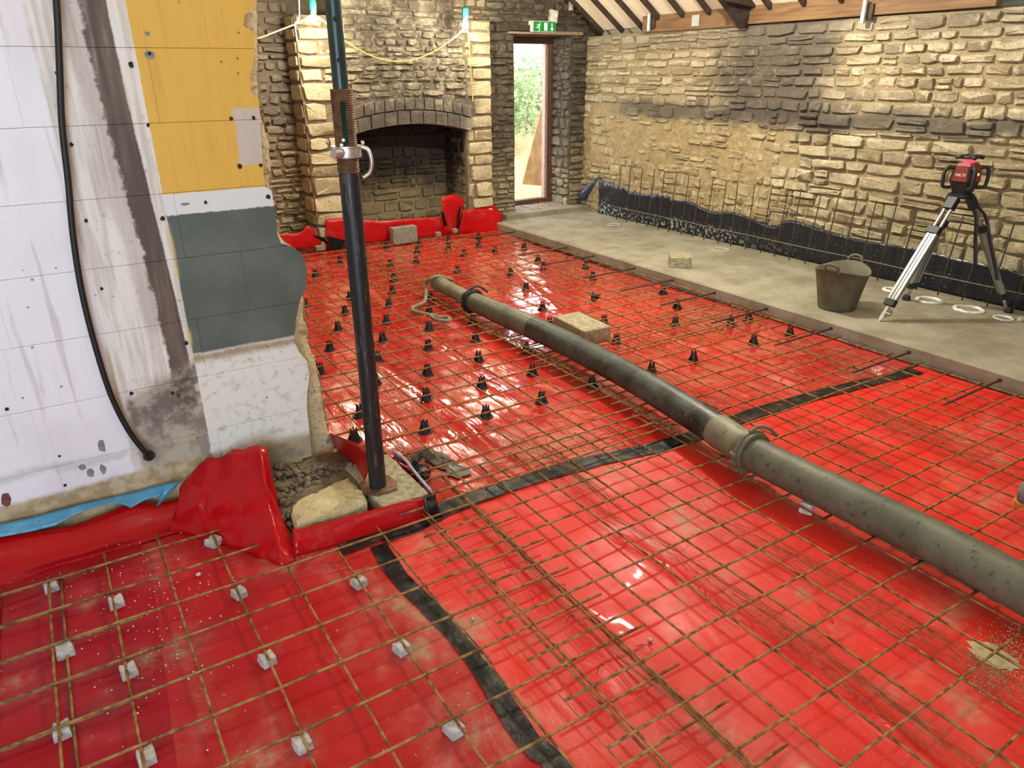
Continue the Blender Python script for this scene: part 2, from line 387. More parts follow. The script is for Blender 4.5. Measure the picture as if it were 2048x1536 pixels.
# ------------------------------------------------------------------ right wall
def d_right(u, z):
    y = -u; t = .010*fbm(y*6, z*6, 2, 3)+.02*fbm(y*1.4, z*1.4, 7, 2)
    if z < 1.36 and y > 4.6: t += (.010+.045*abs(fbm(y*10, z*13, 5, 3))+.02*fbm(y*24, z*30, 3, 2))*min(1, (y-4.6)/.6)
    return t
wr = struct(rough_wall('wall_right', M_RM, lambda u, z, o: (XW-o, -u, z), -YD-.05, 1.0, 0, 2.23, .032, d_right, .45))
st = Stones(11)
def sty_right(u, z, r):
    y = -u
    if z > 1.34: return dict(h=(.065, .125), w=(.13, .36), p=(.012, .034), g=.013, split=.22)
    if y > 4.7: return dict(h=(.055, .10), w=(.08, .24), p=(.012, .044), g=.012, keep=.62 if z > .8 else .88, split=.35)
    return dict(h=(.09, .145), w=(.16, .40), p=(.022, .055), g=.011, split=.2)
st.courses(lambda u, z: Vector((XW, -u, z)), -pi/2, .12, 1.34, lambda z: [(-YD, -4.7+.25*sin(z*9)), (-4.7+.25*sin(z*9), -1.2)], sty_right)
st.courses(lambda u, z: Vector((XW, -u, z)), -pi/2, 1.34, 2.225, lambda z: [(-YD, -1.2)], sty_right)
st.build(wr, M_RW)
# ------------------------------------------------------------------ far wall: recess at the left, door wall at the right, gable over both
DX0, DX1, DZ = PY(1028, 230, YD).x, PY(1140, 230, YD).x, PY(1060, 70, YD).z
d_far = lambda u, z: .012*fbm(u*6, z*6, 3, 3)+.02*fbm(u*1.5, z*1.5, 9, 2)
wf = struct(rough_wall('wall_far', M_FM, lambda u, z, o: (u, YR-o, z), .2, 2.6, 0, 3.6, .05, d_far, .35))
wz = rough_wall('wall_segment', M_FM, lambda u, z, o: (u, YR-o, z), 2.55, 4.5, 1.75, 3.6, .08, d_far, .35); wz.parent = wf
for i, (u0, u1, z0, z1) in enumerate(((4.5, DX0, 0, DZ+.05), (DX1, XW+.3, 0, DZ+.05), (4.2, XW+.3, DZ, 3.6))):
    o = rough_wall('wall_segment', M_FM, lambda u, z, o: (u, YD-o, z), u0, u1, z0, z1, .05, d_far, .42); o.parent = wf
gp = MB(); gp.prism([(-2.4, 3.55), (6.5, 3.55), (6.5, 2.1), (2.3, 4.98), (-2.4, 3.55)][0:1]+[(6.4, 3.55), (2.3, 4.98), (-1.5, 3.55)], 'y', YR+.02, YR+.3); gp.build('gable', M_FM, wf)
st = Stones(23, .8)
sf = lambda u, z, r: dict(h=(.06, .12), w=(.12, .32), p=(.012, .035), g=.015, split=.25)
st.courses(lambda u, z: Vector((u, YR, z)), 0, .02, 2.5, lambda z: [(.9, 2.5)], sf)
def door_spans(z): return [(4.55, DX0), (DX1, XW)] if z < DZ else [(4.3, XW)]
st.courses(lambda u, z: Vector((u, YD, z)), 0, .05, 2.75, door_spans, sf)
sr = lambda u, z, r: dict(h=(.09, .14), w=(.13, .24), p=(.012, .03), g=.014, split=.1)
st.courses(lambda u, z: Vector((DX1, -u, z)), -pi/2, .16, DZ, lambda z: [(-YD-.40, -YD)], sr)
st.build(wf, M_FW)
# reveal of the doorway, the side the daylight catches
# ------------------------------------------------------------------ fireplace: breast with an arched opening
fp = empty('fireplace', (3.6, YB, 0), 'rubble stone fireplace with sooty arched opening and pale quoins on the far wall', 'fireplace')
FX0, FX1 = PY(610, 240, YB).x, PY(983, 240, YB).x
OX0, OX1 = PY(711, 400, YB).x, PY(937, 400, YB).x; OZ, OC = PY(820, 266, YB).z, PY(820, 256, YB).z
ZS = PY(640, 30, YB).z; NX1 = PY(902, 20, YB).x; NX0 = FX0+.45
inv = Matrix.Translation((-3.6, -YB, 0))
def fpart(name, mb, m, sm=False):
    mb.v = [tuple(Vector(v)+Vector((-3.6, -YB, 0))) for v in mb.v]; return mb.build(name, m, fp, sm)
arch = [(lerp(OX0, OX1, t/10), OZ+.09*(1-(2*t/10-1)**2)) for t in range(11)]
b = MB(); b.prism([(FX0, 0), (OX0, 0), (OX0, OZ)]+arch[1:-1]+[(OX1, OZ), (OX1, 0), (FX1, 0), (FX1, ZS), (NX1, ZS), (NX1, 3.4), (NX0, 3.4), (NX0, ZS), (FX0, ZS)], 'y', YB, YR+.05); br = fpart('breast', b, M_CM)
st = Stones(31); FPL = Vector((3.6, YB, 0)); at0 = lambda u, z: Vector((u, YB, z))-FPL
_inf = inframe
def put_fp(P, rz, w, h, p, m=10, wild=0.):
    vs, fs = stone_geo(w, h, p, st.r, m, wild); W = P+FPL
    st.items.append((w*h*(1 if _inf(W, 10) else .001), Matrix.Translation(P) @ Matrix.Rotation(rz, 4, 'Z'), vs, fs))
st.put = put_fp
AZ = lambda x: OZ+.09*(1-((x-(OX0+OX1)/2)/((OX1-OX0)/2))**2)
z = .04; r = st.r; k = 0
while z < ZS-.05:                                       # quoins both sides, big pale blocks alternately long and short
    h = r.uniform(.12, .20); h = h if ZS-z-h > .06 else ZS-z
    wl = (.24 if k % 2 else .36)+r.uniform(-.03, .05); wr_ = (.22 if k % 2 else .30)+r.uniform(-.03, .04)
    if z+h/2 < OZ+.05: wl = min(wl, OX0-FX0-.02) if r.random() < .6 else OX0-FX0-.02; wr_ = min(wr_, FX1-OX1-.015)
    put_fp(at0(FX0+wl/2, z+h/2), 0, wl-.014, h-.014, r.uniform(.02, .035)); put_fp(at0(FX1-wr_/2, z+h/2), 0, wr_-.014, h-.014, r.uniform(.02, .03))
    lo = OX0-FX0-wl
    if z+h/2 < OZ+.05:
        if lo > .05: put_fp(at0(OX0-lo/2, z+h/2), 0, lo-.012, h-.02, .02)
        lo = FX1-OX1-wr_
        if lo > .05: put_fp(at0(OX1+lo/2, z+h/2), 0, lo-.012, h-.02, .02)
    for y0 in (0,):                                     # the return towards the recess
        put_fp(Vector((FX0, YB+.165, z+h/2))-FPL, -pi/2, .30, h-.016, .012)
    # field between the quoins, thin stones bedded in dark mortar
    if z > OZ+.30:
        zz = z
        while zz < z+h-.02:
            hh = min(r.uniform(.035, .10), z+h-zz); u = FX0+wl
            while u < FX1-wr_-.03:
                w = min(r.uniform(.07, .30), FX1-wr_-u); put_fp(at0(u+w/2, zz+hh/2+.03*(1-((u-3.6)/.9)**2)), r.uniform(-.05, .05), w*r.uniform(.82, 1.0)-.012, hh*r.uniform(.85, 1.05)-.006, r.uniform(.0, .034), 10, 1.); u += w
            zz += hh
    z += h; k += 1
st.courses(at0, 0, ZS, 2.75, lambda z: [(NX0, NX1)], lambda u, z, r: dict(h=(.07, .13), w=(.14, .34), p=(.008, .03), g=.016))
st.build(fp, M_CB)
for row, (h, z0, n) in enumerate(((.145, .0, 10), (.125, .15, 13))):       # two soldier rings over the opening
    for i in range(n):
        x0, x1 = lerp(OX0-.06, OX1+.06, i/n), lerp(OX0-.06, OX1+.06, (i+1)/n); xm = (x0+x1)/2
        bb = MB(); bb.prism([(x0+.004, AZ(x0)+z0+.004), (x1-.004, AZ(x1)+z0+.004), (x1-.004, AZ(x1)+z0+h), (x0+.004, AZ(x0)+z0+h)], 'y', YB-.022-random.Random(i+row*50).uniform(0, .014), YB+.05, .006)
        fpart('voussoir', bb, M_CB)
FB = YB+.55
b = MB(); b.prism([(OX0-.02, -.02), (OX1+.02, -.02), (OX1+.02, 1.6), (OX0-.02, 1.6)], 'y', FB, FB+.3); b.prism([(YR+.02, 0), (FB, 0), (FB, 1.6), (YR+.02, 1.6)], 'x', OX0-.12, OX0-.01); b.prism([(YR+.02, 0), (FB, 0), (FB, 1.6), (YR+.02, 1.6)], 'x', OX1+.01, OX1+.12)
b.box(((OX0+OX1)/2, (YR+.04+FB)/2, 1.62), (OX1-OX0+.3, FB-YR, .08)); fpart('firebox', b, M_FI)
st = Stones(37); st.put = put_fp
st.courses(lambda u, z: Vector((u, FB, z))-FPL, 0, .02, 1.5, lambda z: [(OX0, OX1)], lambda u, z, r: dict(h=(.07, .16), w=(.12, .34), p=(.01, .04), g=.018))
for side, x in ((-pi/2, OX1-.002),): st.courses(lambda u, z: Vector((x, -u, z))-FPL, side, .02, 1.25, lambda z: [(-FB, -YB-.05)], lambda u, z, r: dict(h=(.09, .16), w=(.14, .3), p=(.006, .02), g=.016))
st.build(fp, M_FI, 90)
# ------------------------------------------------------------------ doorway: step, frame, glazed door left out as in the photograph
b = MB(); b.box(((DX0+DX1)/2+.05, YD+.13, .10), (DX1-DX0+.55, .62, .17)); sill = struct(b.build('trim_2', M_SL)); sill['label'] = 'stone door sill scattered with leaves'
M_FR = plain('brown_frame', (.10, .045, .03), .45); M_FP = plain('pink_primer', (.42, .25, .20), .5)
YF = YD+.41; dr = bpy.data.objects.new('door_1', None); COL.objects.link(dr); dr['kind'] = 'structure'; dr.location = ((DX0+DX1)/2, YF, .18); dr['label'] = 'narrow open doorway in the far wall with a dark wooden frame'
def dpart(name, mb, m): mb.v = [tuple(Vector(v)-dr.location) for v in mb.v]; return mb.build(name, m, dr)
zt = DZ; b = MB(); b.box((DX1-.03, YF, (zt+.2)/2+.02), (.06, .09, zt-.2)); dpart('door_post', b, M_FR)
b = MB(); b.box((DX1-.075, YF+.01, (zt+.2)/2+.02), (.022, .05, zt-.24)); dpart('glazing_bead', b, M_AL)
b = MB(); b.box((DX1-.115, YF, (zt+.2)/2+.02), (.035, .07, zt-.22)); dpart('door_stop', b, M_FP)
b = MB(); b.box((DX0+.0, YF, (zt+.2)/2+.02), (.08, .09, zt-.2)); dpart('door_post', b, M_FR)
b = MB(); b.box(((DX0+DX1)/2, YF, zt-.03), (DX1-DX0+.1, .10, .10)); dpart('door_head', b, M_FR)
b = MB(); b.box(((DX0+DX1)/2, YF, .215), (DX1-DX0+.1, .11, .06)); dpart('threshold', b, M_FR)
b = MB(); b.box(((DX0+DX1)/2+.02, YD+.02, DZ+.025), (DX1-DX0+.22, .16, .035)); dpart('head_board', b, plain('pinkish_board', (.30, .20, .14), .6))
b = MB(); a = PY(990, 60, YD); c = PY(1062, 60, YD); b.box(((a.x+c.x)/2, YD-.01, a.z+.02), (c.x-a.x, .1, .075)); lt = struct(b.build('trim_3', M_DT)); lt['label'] = 'dark timber lintel left of the exit sign'
# ------------------------------------------------------------------ the unseen rest of the hall
for nm, c, d in (('wall_back', (1.6, -2.75, 1.9), (9.8, .3, 4.0)), ('wall_side', (-2.75, 2.6, 1.9), (.3, 11.2, 4.0)), ('wall_front', (-1.2, YR+.2, 1.9), (3.2, .3, 4.0)), ('wall_near', (XW+.25, -.75, 1.1), (.4, 3.7, 2.3))):
    struct(MB().box(c, d).build(nm, M_RM))
# ------------------------------------------------------------------ roof: rafters and cream boards, plates on the right wall
RS = .70; RX, RZ = 2.3, 2.27+(XW-2.3)*.70
roof = struct(MB().prism([(XW+.35, 2.27-.35*RS+.16), (RX, RZ+.16), (-3, RZ+.16-(RX+3)*RS), (-3, RZ+.24-(RX+3)*RS), (RX, RZ+.24), (XW+.35, 2.27-.35*RS+.24)], 'y', -2.9, 8.6).build('ceiling', M_BD))
sl = atan2(RS, 1); L = hypot(XW+.1-RX, (XW+.1-RX)*RS)
y = 7.84; k = 0
while y > -.6:
    cx, cz = (XW+.1+RX)/2, 2.27+(XW-(XW+.1+RX)/2)*RS
    b = MB(); b.box((0, 0, 0), (L, .042, .05)); o = b.build('rafter', M_DT, roof); o.matrix_local = Matrix.Translation((cx, y, cz+.072)) @ Matrix.Rotation(sl, 4, 'Y')
    for q in range(3):                                     # boards of one bay, lapped up the slope
        b = MB(); b.box((0, 0, 0), (L/3-.006, .335, .016)); o = b.build('board', M_BD, roof)
        t = (q+.5)/3; x = lerp(XW+.1, RX, t); o.matrix_local = Matrix.Translation((x, y-.19, 2.27+(XW-x)*RS+.105+.004*(q % 2))) @ Matrix.Rotation(sl, 4, 'Y')
    y -= .38; k += 1
xb = XW-.05
for nm, (pa, pb, pc), lab in (('wall_plate', ((1283, 67), (1472, 52), (1283, 31)), 'short brown timber plate carrying the white card, nearest the doorway'), ('wall_plate', ((1489, 50), (1990, 15), (1489, 12)), 'long brown timber plate on top of the right wall')):
    A, B, C_ = PX(*pa, xb), PX(*pb, xb), PX(*pc, xb); b = MB(); zc = (A.z+C_.z)/2
    b.box(((0, 0, 0)), (.07, abs(A.y-B.y), C_.z-A.z)); o = b.build('wall_plate', M_TI, None, False); o.location = (XW-.012, (A.y+B.y)/2, zc+.005); tag(o, lab, 'timber beam')
for pa, lab in (((1298, 45), 'shiny steel tube fixed to the short timber plate'), ((1728, 24), 'shiny steel tube fixed to the long timber plate')):
    p = PX(*pa, XW-.09); t = empty('steel_tube', p, lab, 'tube')
    MB().lathe([(.0, -.085), (.024, -.085), (.024, .085), (.0, .085)], 14).build('tube', M_ST, t, 'auto'); MB().box((.03, -.03, 0), (.02, .07, .12)).build('bracket', M_DT, t)
p = PX(1391, 41, XW-.055); o = MB().box((0, 0, 0), (.004, .105, .105)).build('notice_card', plain('white_card', (.45, .46, .45), .6, 0, .04), None); o.location = p; tag(o, 'small white card pinned to the short timber plate', 'card')
for q in range(4): MB().box((-.003, .0, .03-.02*q), (.001, .05-.008*(q % 2), .004)).build('print_line', plain('faint_print', (.5, .53, .55), .6), o)
tr = empty('roof_truss', (XW-.10, PX(1482, 50, XW-.1).y, 2.2), 'dark timber truss foot standing between the two timber plates', 'truss')
b = MB(); b.box((0, 0, 0), (3.2, .09, .17)); o = b.build('principal_rafter', M_DT, tr); o.matrix_local = Matrix.Translation((-1.25, 0, 1.0)) @ Matrix.Rotation(sl, 4, 'Y')
b = MB(); b.box((0, 0, 0), (.06, .06, .26)); o = b.build('post', M_DT, tr); o.location = (.05, 0, .14)
b = MB(); b.box((0, 0, 0), (.6, .04, .16)); o = b.build('gusset', M_DT, tr); o.matrix_local = Matrix.Translation((-.15, -.09, .28)) @ Matrix.Rotation(.1, 4, 'Y')
# ================================================================== left wall: painted blocks with a broken end
YL = 3.2
def paint_mat():
    m = Mt('painted_blocks', .55, 0, .35); w1 = m.noise(7, 5, rough=.7)-.5; w2 = m.noise(28, 4, rough=.7)-.5; st_ = m.noise(6, 4, sc3=(6, 1, .5))
    x = m.x+w2*.012; z = m.z+w1*.016+w2*.012
    white = m.mix(m.noise(1.6, 3).st(.4, .7), (.84, .82, .86), (.74, .71, .76))
    cream = m.mix(st_.st(.38, .66), (.78, .75, .70), (.60, .55, .49)); cream = m.mix((m.noise(30, 4)).st(.60, .72)*.5, cream, (.28, .22, .15))
    c = m.mix(x.st(.080, .092), white, cream)
    c = m.mix(((m.x+w2*.01-.088).abs()).st(.012, .003)*(m.noise(3, 3)).st(.45, .6)*.7, c, (.42, .33, .13))
    # dark scar of a removed partition
    sl = m.z.st(.6, 2.05)*(-.055)+.300; sr = m.z.st(.6, 2.05)*(-.045)+.382
    lft = (m.x-sl+w1*.05)
    band = (lft+w2*.03).st(-.004, .012)*(m.x-sr+w2*.012).st(.004, -.003)*m.z.st(.42, .55)
    halo = (m.x-sl+w1*.06+.055).st(-.012, .012)*(m.x-sr).st(.01, -.006)*m.z.st(.75, .9)
    c = m.mix(halo*.42, c, (.36, .28, .26)); c = m.mix(band*.93, c, m.mix(st_.st(.4, .65), (.055, .034, .022), (.135, .092, .064)))
    # bare concrete patch at the foot of the scar
    pt = (m.x+w1*.05).st(.10, .125)*(m.x+w1*.16).st(.43, .40)*(m.z+w1*.16-(m.x-.3)*.4).st(.68, .62)
    c = m.mix(pt*.9, c, m.mix(m.noise(9, 5, rough=.7).st(.40, .60), m.mix(m.z.st(.5, .3), (.11, .085, .065), (.24, .20, .16)), (.42, .36, .28)))
    # painted end of the wall
    e = (m.x+w2*.008).st(.398, .404)
    yel = m.mix(st_.st(.45, .8)*.55, (.72, .43, .075), (.58, .33, .06))
    grn = m.mix(m.noise(4, 4).st(.42, .7), (.095, .115, .095), (.130, .150, .128))
    low = m.mix(m.noise(24, 4, rough=.7).st(.50, .70)*.6, (.76, .74, .68), (.42, .37, .27))
    low = m.mix((m.z+w1*.05).st(.71, .66)*0.+((m.z-.695).abs()+w2*.05).st(.035, .0)*.8, low, (.30, .18, .08))
    q = m.mix((m.z+w2*.02).st(.712, .724), low, grn)
    q = m.mix((m.z+w2*.018).st(1.300, 1.306), q, (.70, .71, .70)); q = m.mix((m.z+w2*.006).st(1.383, 1.388), q, yel)
    pk = (m.x+w1*.09+(m.z-1.6).abs()*.25).st(.715, .735)*(m.z+w2*.03).st(1.47, 1.485)*(m.z+w2*.03).st(1.70, 1.685)
    q = m.mix(pk, q, m.mix(st_, (.52, .44, .38), (.60, .52, .45)))
    c = m.mix(e, c, q)
    c = m.mix(((m.x+w2*.01-.402).abs()).st(.010, .002)*(m.noise(4, 3)).st(.5, .6)*m.z.st(.72, .8)*.8, c, (.62, .48, .12))
    # sandy foot, specks
    sand = m.mix(m.noise(18, 5).st(.4, .65), (.36, .26, .14), (.52, .42, .27))
    c = m.mix((m.z+w1*.05).st(.250, .222)*(m.x+w1*.05).st(.42, .36), c, sand); c = m.mix((m.z+w1*.09).st(.24, .19)*m.x.st(.3, .5)*.9, c, m.mix(w1.st(-.1, .1), (.40, .32, .18), (.20, .15, .09)))
    c = m.mix(((m.z+w1*.10-.34).abs()).st(.03, .0)*m.x.st(.1, .06)*.35, c, (.22, .28, .24))
    c = m.mix(m.noise(5, 4, sc3=(5, 1, .35)).st(.56, .70)*.45*m.x.st(.39, .36), c, (.42, .36, .31))
    c = m.mix(m.vor(16, sc3=(1, .2, 1)).st(.10, .06)*m.noise(2.3, 2).st(.46, .56)*.75, c, (.12, .10, .09))
    m.col(c); m.bump(m.noise(45, 4)*.6+st_*.6+m.noise(9, 3)*.4, .35, .006); return m.m
M_PB = paint_mat()
M_CORE = stone_mat('broken_core', [(.34, .27, .15), (.52, .44, .27), (.24, .19, .11), (.58, .52, .36)], None, .9, 14, .9)
edge_px = [(511, -60), (511, 0), (505, 20), (489, 30), (487, 52), (508, 64), (511, 85), (505, 135), (500, 150), (502, 185), (517, 197), (520, 226), (524, 300), (526, 335), (530, 374), (543, 381), (547, 405), (552, 425), (555, 470), (562, 487), (583, 492), (603, 508), (614, 535), (613, 575), (600, 600), (592, 635), (588, 682), (598, 704), (614, 722), (619, 748), (614, 790), (614, 820), (620, 870), (623, 905), (624, 930)]
EDGE = sorted((p.z, p.x) for p in (PY(a, c, YL) for a, c in edge_px))
core_px = [(512, -60), (514, 60), (515, 200), (522, 234), (536, 290), (541, 335), (536, 375), (545, 400), (556, 470), (585, 500), (604, 560), (606, 632), (613, 680), (628, 720), (640, 770), (646, 820), (655, 860), (676, 893), (680, 925), (690, 950)]
CORE = sorted((p.z, p.x) for p in (PY(a, c, YL+.12) for a, c in core_px))
wl = struct(MB().box((-.85, YL+.075, 1.2), (2.7, .09, 2.55)).build('wall_left', M_CM))
rb = random.Random(5); z = .09; zs = [.09+.26*k for k in range(11)]
b = MB(); b.prism([(-2.2, 0), (.80, 0), (.80, 0.09), (-2.2, .09)], 'y', YL-.004, YL+.26, .004); b.build('footing', M_PB, wl)
for i, (z0, z1) in enumerate(zip(zs, zs[1:])):
    j = .0006; top = z1-j; bot = z0+j
    xs = [-2.2]; x = -2.2+(.22 if i % 2 else .44)
    while x < interp(EDGE, (z0+z1)/2)-.16: xs.append(x); x += .44
    for k, x0 in enumerate(xs):
        last = k == len(xs)-1
        if not last: poly = [(x0, bot), (xs[k+1], bot), (xs[k+1], top), (x0, top)]
        else:
            zz = [bot]+[e[0] for e in EDGE if bot+.004 < e[0] < top-.004]+[top]
            poly = [(x0+.0004, bot)]+[(interp(EDGE, q), q) for q in zz]+[(x0+.0004, top)]
        bb = MB(); bb.prism(poly, 'y', YL+rb.uniform(-.0012, .001), YL+.10, .0008); bb.build('block', M_PB, wl)
n = 90; b = MB()                                             # ragged rear leaf of the broken end
for side, y in ((0, YL+.098), (1, YL+.30)):
    for k in range(n+1):
        z = lerp(.0, 2.7, k/n); x = interp(CORE, z)+.014*fbm(z*14, side*3)
        b.v += [(-.0, y, z), (x-.05, y+.012*fbm(z*9, 4+side), z), (x, y+.02*fbm(z*11, 8+side)+.02*(1-side), z)]
N3 = (n+1)*3
for k in range(n):
    for j in range(2): a = k*3+j; b.f += [(a, a+1, a+4, a+3), (N3+a+3, N3+a+4, N3+a+1, N3+a)]
    a = k*3+2; b.f.append((a, N3+a, N3+a+3, a+3))
b.build('rear_leaf', M_CORE, wl, True)
st = Stones(43)
for k in range(34):
    z = .10+k*.075+rb.uniform(-.01, .01); x = min(interp(CORE, z+q) for q in (-.05, 0, .05, .09))-.012
    st.put(Vector((x-.055, YL+.125, z)), 0, rb.uniform(.10, .17), rb.uniform(.055, .085), rb.uniform(.0, .02)); st.put(Vector((x-.012, YL+.22, z+.03)), -pi/2, rb.uniform(.1, .16), .075, .006)
st.build(wl, M_CORE, 40, 'core_stone')
M_HO = plain('dark_hole', (.02, .017, .015), .9)
holes = [(262, 129), (113, 146), (143, 289), (172, 441), (325, 437), (203, 577), (373, 686), (299, 107), (462, 237), (507, 236), (479, 332), (521, 330), (411, 405), (536, 394), (14, 818), (119, 912), (296, 250), (345, 786), (356, 790), (263, 787), (130, 970)]
for a, c in holes:
    p = PY(a, c, YL); rr = .0065+rb.uniform(-.0015, .003)
    o = MB().prism([(rr*cos(t*pi/4)*rb.uniform(.8, 1.2), rr*sin(t*pi/4)*rb.uniform(.8, 1.4)) for t in range(8)], 'y', -.0005, .01).build('plug_hole', M_HO, wl); o.location = (p.x, YL-.0032, p.z)
# chips of grey render exposed through the paint
for a, c, sx, sz in ((203, 892, .016, .03), (165, 935, .013, .016), (180, 945, .015, .022), (205, 938, .012, .022), (12, 1000, .02, .035), (300, 110, .018, .014), (295, 67, .010, .008), (370, 408, .018, .005)):
    p = PY(a, c, YL); o = MB().prism([(sx*cos(t*pi/3.5)*rb.uniform(.7, 1.2), sz*sin(t*pi/3.5)*rb.uniform(.7, 1.2)) for t in range(7)], 'y', -.0004, .004).build('paint_chip', plain('chip', (.16, .06, .045) if a == 12 else (.22, .22, .22), .9), wl); o.location = (p.x, YL-.003, p.z)
# black cable hanging down the wall into a cap at its foot
cb = empty('wall_cable', PY(298, 912, YL-.01), 'thick black cable hanging in a curve down the white painted wall', 'cable')
pts = [PY(a, c, YL-.045) for a, c in ((106, -70), (114, 20), (119, 130), (124, 250), (136, 360), (146, 470), (163, 580), (190, 690), (222, 790), (258, 862), (296, 911))]
MB().tube([p-cb.location for p in catmull(pts, 6)], .0115, 10).build('cable', M_BR, cb, True)
MB().lathe([(0, -.012), (.022, -.012), (.024, .0), (.019, .012), (.008, .012), (.007, .004), (0, .004)], 14, M=Matrix.Rotation(pi/2, 4, 'X')).build('end_cap', M_BP, cb, 'auto')
# ------------------------------------------------------------------ what shows through the doorway
gy = MB(); gr = [[(x, y, .10+.05*(y-8.3)+max(0, y-9.2)*.24+.05*fbm(x*2, y*2)) for x in [4+k*.35 for k in range(28)]] for y in [8.42+k*.3 for k in range(24)]]
M_LG = Mt('leaf_litter', .9, 0, .2); _n = M_LG.noise(22, 4, rough=.7); M_LG.col(M_LG.mix(_n.st(.35, .68), (.42, .22, .09), (.66, .46, .26))); M_LG = M_LG.m
og = grid([r for r in gr], 'ground', M_LG); og['kind'] = 'structure'; og['label'] = 'bank of orange fallen leaves outside the doorway'
A, B, C_ = PY(1047, 369, 8.9), PY(1088, 371, 9.0), PY(1090, 150, 9.05)
b = MB(); b.prism([(A.x, A.z), (B.x+.12, B.z-.02), (C_.x+.12, C_.z+.1), (C_.x-.0, C_.z)], 'y', 0, .018); o = b.build('plywood_sheet', plain('plywood', (.46, .27, .10), .7, 0, .25, 6), None); o.location = (0, 8.93, 0); tag(o, 'orange plywood sheet leaning outside the doorway', 'board')
M_LF = Mt('leaves', .7); M_LF.col(M_LF.mix(M_LF.isl, (.13, .24, .07), (.40, .48, .22))); M_LF = M_LF.m; M_TW = plain('twig', (.36, .33, .28), .8)
def bush(name, loc, h, w, nl, nb, lab, seed):
    r = random.Random(seed); t = empty(name, loc, lab, 'bush'); b = MB()
    for k in range(nb):
        a = r.uniform(0, 2*pi); q = Vector((0, 0, 0)); pts = [q.copy()]
        d = Vector((cos(a)*r.uniform(.1, .7), sin(a)*.4, 1)).normalized()
        for s in range(5): d = (d+Vector((r.uniform(-.3, .3), r.uniform(-.3, .3), r.uniform(-.1, .2)))).normalized(); q = q+d*h/5*r.uniform(.7, 1.1); pts.append(q.copy())
        b.tube(pts, [.02*(1-i/6.5) for i in range(6)], 5)
        for s in range(1, 6):
            for _ in range(2):
                e = (Vector((r.uniform(-1, 1), r.uniform(-.6, .6), r.uniform(-.2, .9)))).normalized()*h*.16; b.tube([pts[s], pts[s]+e*.6, pts[s]+e+Vector((0, 0, r.uniform(-.05, .08)))], [.007, .005, .003], 4)
    b.build('branches', M_TW, t, True)
    if nl:
        b = MB()
        for k in range(nl):
            a = r.uniform(0, 2*pi); rr = w*sqrt(r.random()); c = Vector((rr*cos(a), rr*sin(a)*.6, h*r.uniform(.05, .9))); s = r.uniform(.03, .06)
            u = Vector((r.uniform(-1, 1), r.uniform(-1, 1), r.uniform(-.6, .6))).normalized(); v = u.orthogonal().normalized()
            b.add([c-u*s, c+v*s*.45+Vector((0, 0, .005)), c+u*s, c-v*s*.45], [(0, 1, 2), (0, 2, 3)])
        o = b.build('foliage', M_LF, t, False, fix=False); o['kind'] = 'stuff'
bush('leafy_bush', (6.6, 10.9, .8), 1.15, .75, 2600, 9, 'pale green leafy bush on the bank outside the doorway', 1)
bush('leafy_bush', (8.0, 11.6, .95), 1.3, .8, 2200, 9, 'yellow green bush outside, behind the plywood sheet', 2)
bush('bare_tree', (8.3, 14.0, 1.4), 3.4, .9, 0, 12, 'bare twiggy tree against the white sky outside', 3)
bush('bare_tree', (5.9, 11.9, .95), 2.7, .7, 260, 8, 'slim greenish tree at the left of the doorway view', 4)
lf = MB(); r = random.Random(8)
for k in range(240):
    c = Vector((r.uniform(DX0-.02, DX1+.05), r.uniform(YD-.1, YF-.05), .188+r.uniform(0, .012))); a = r.uniform(0, 6.3); s = r.uniform(.012, .024); u = Vector((cos(a), sin(a), r.uniform(-.3, .3)))*s; v = Vector((-sin(a), cos(a), r.uniform(-.3, .3)))*s*.5
    lf.add([c-u, c+v, c+u, c-v], [(0, 1, 2), (0, 2, 3)])
o = lf.build('fallen_leaves', plain('brown_leaf', (.42, .22, .12), .8, 0, .5), None, fix=False); tag(o, 'brown fallen leaves scattered on the door sill', 'leaves', None, 'stuff')
# ================================================================== red polythene on the floor
import numpy as np
RIDGES = [([(1240, 1080), (1420, 1200), (1640, 1330), (1830, 1510), (1900, 1580)], .030, .014), ([(742, 724), (844, 790), (928, 852), (990, 910)], .026, .030), ([(887, 695), (955, 751), (1008, 792), (1049, 820)], .022, .028),
          ([(1229, 589), (1303, 664), (1424, 705), (1589, 771)], .024, .030), ([(700, 545), (820, 640), (900, 700)], .022, .035), ([(1000, 520), (1090, 600), (1140, 640)], .022, .04), ([(640, 850), (690, 930), (720, 985)], .02, .03), ([(1100, 1180), (1190, 1290), (1240, 1400)], .012, .05)]
RW = [([(PZ(*q).x, PZ(*q).y) for q in pts], h, w) for pts, h, w in RIDGES]
def hf(x, y):
    a = .0085*fbm(x*3.2, y*1.6, 1, 2)+.0045*fbm(x*9, y*4.5, 5, 2)+.006
    if y > 2.6: a += .006*fbm(x*5+2*y, y*3, 9, 2)+.004*abs(fbm(x*11, y*5, 3, 2))
    for pts, h, w in RW:
        if y < pts[-1][1]-.15 or y > pts[0][1]+.15 or abs(x-pts[0][0]) > .8: continue
        best = 9.
        for (x0, y0), (x1, y1) in zip(pts, pts[1:]):
            dx, dy = x1-x0, y1-y0; t = max(0, min(1, ((x-x0)*dx+(y-y0)*dy)/(dx*dx+dy*dy))); best = min(best, hypot(x-x0-t*dx, y-y0-t*dy))
        if best < w*3: a += h*math.exp(-(best/w)**2)*(.75+.5*fbm(x*4, y*4, 2, 1))
    return max(a, .0008)+max(0, y-7.0)*.03
TA = [(PZ(*q).x, PZ(*q).y) for q in [(680, 1105), (760, 1078), (830, 1055), (900, 1020), (1050, 965), (1200, 925), (1380, 880), (1480, 840), (1650, 790), (1832, 745)]]
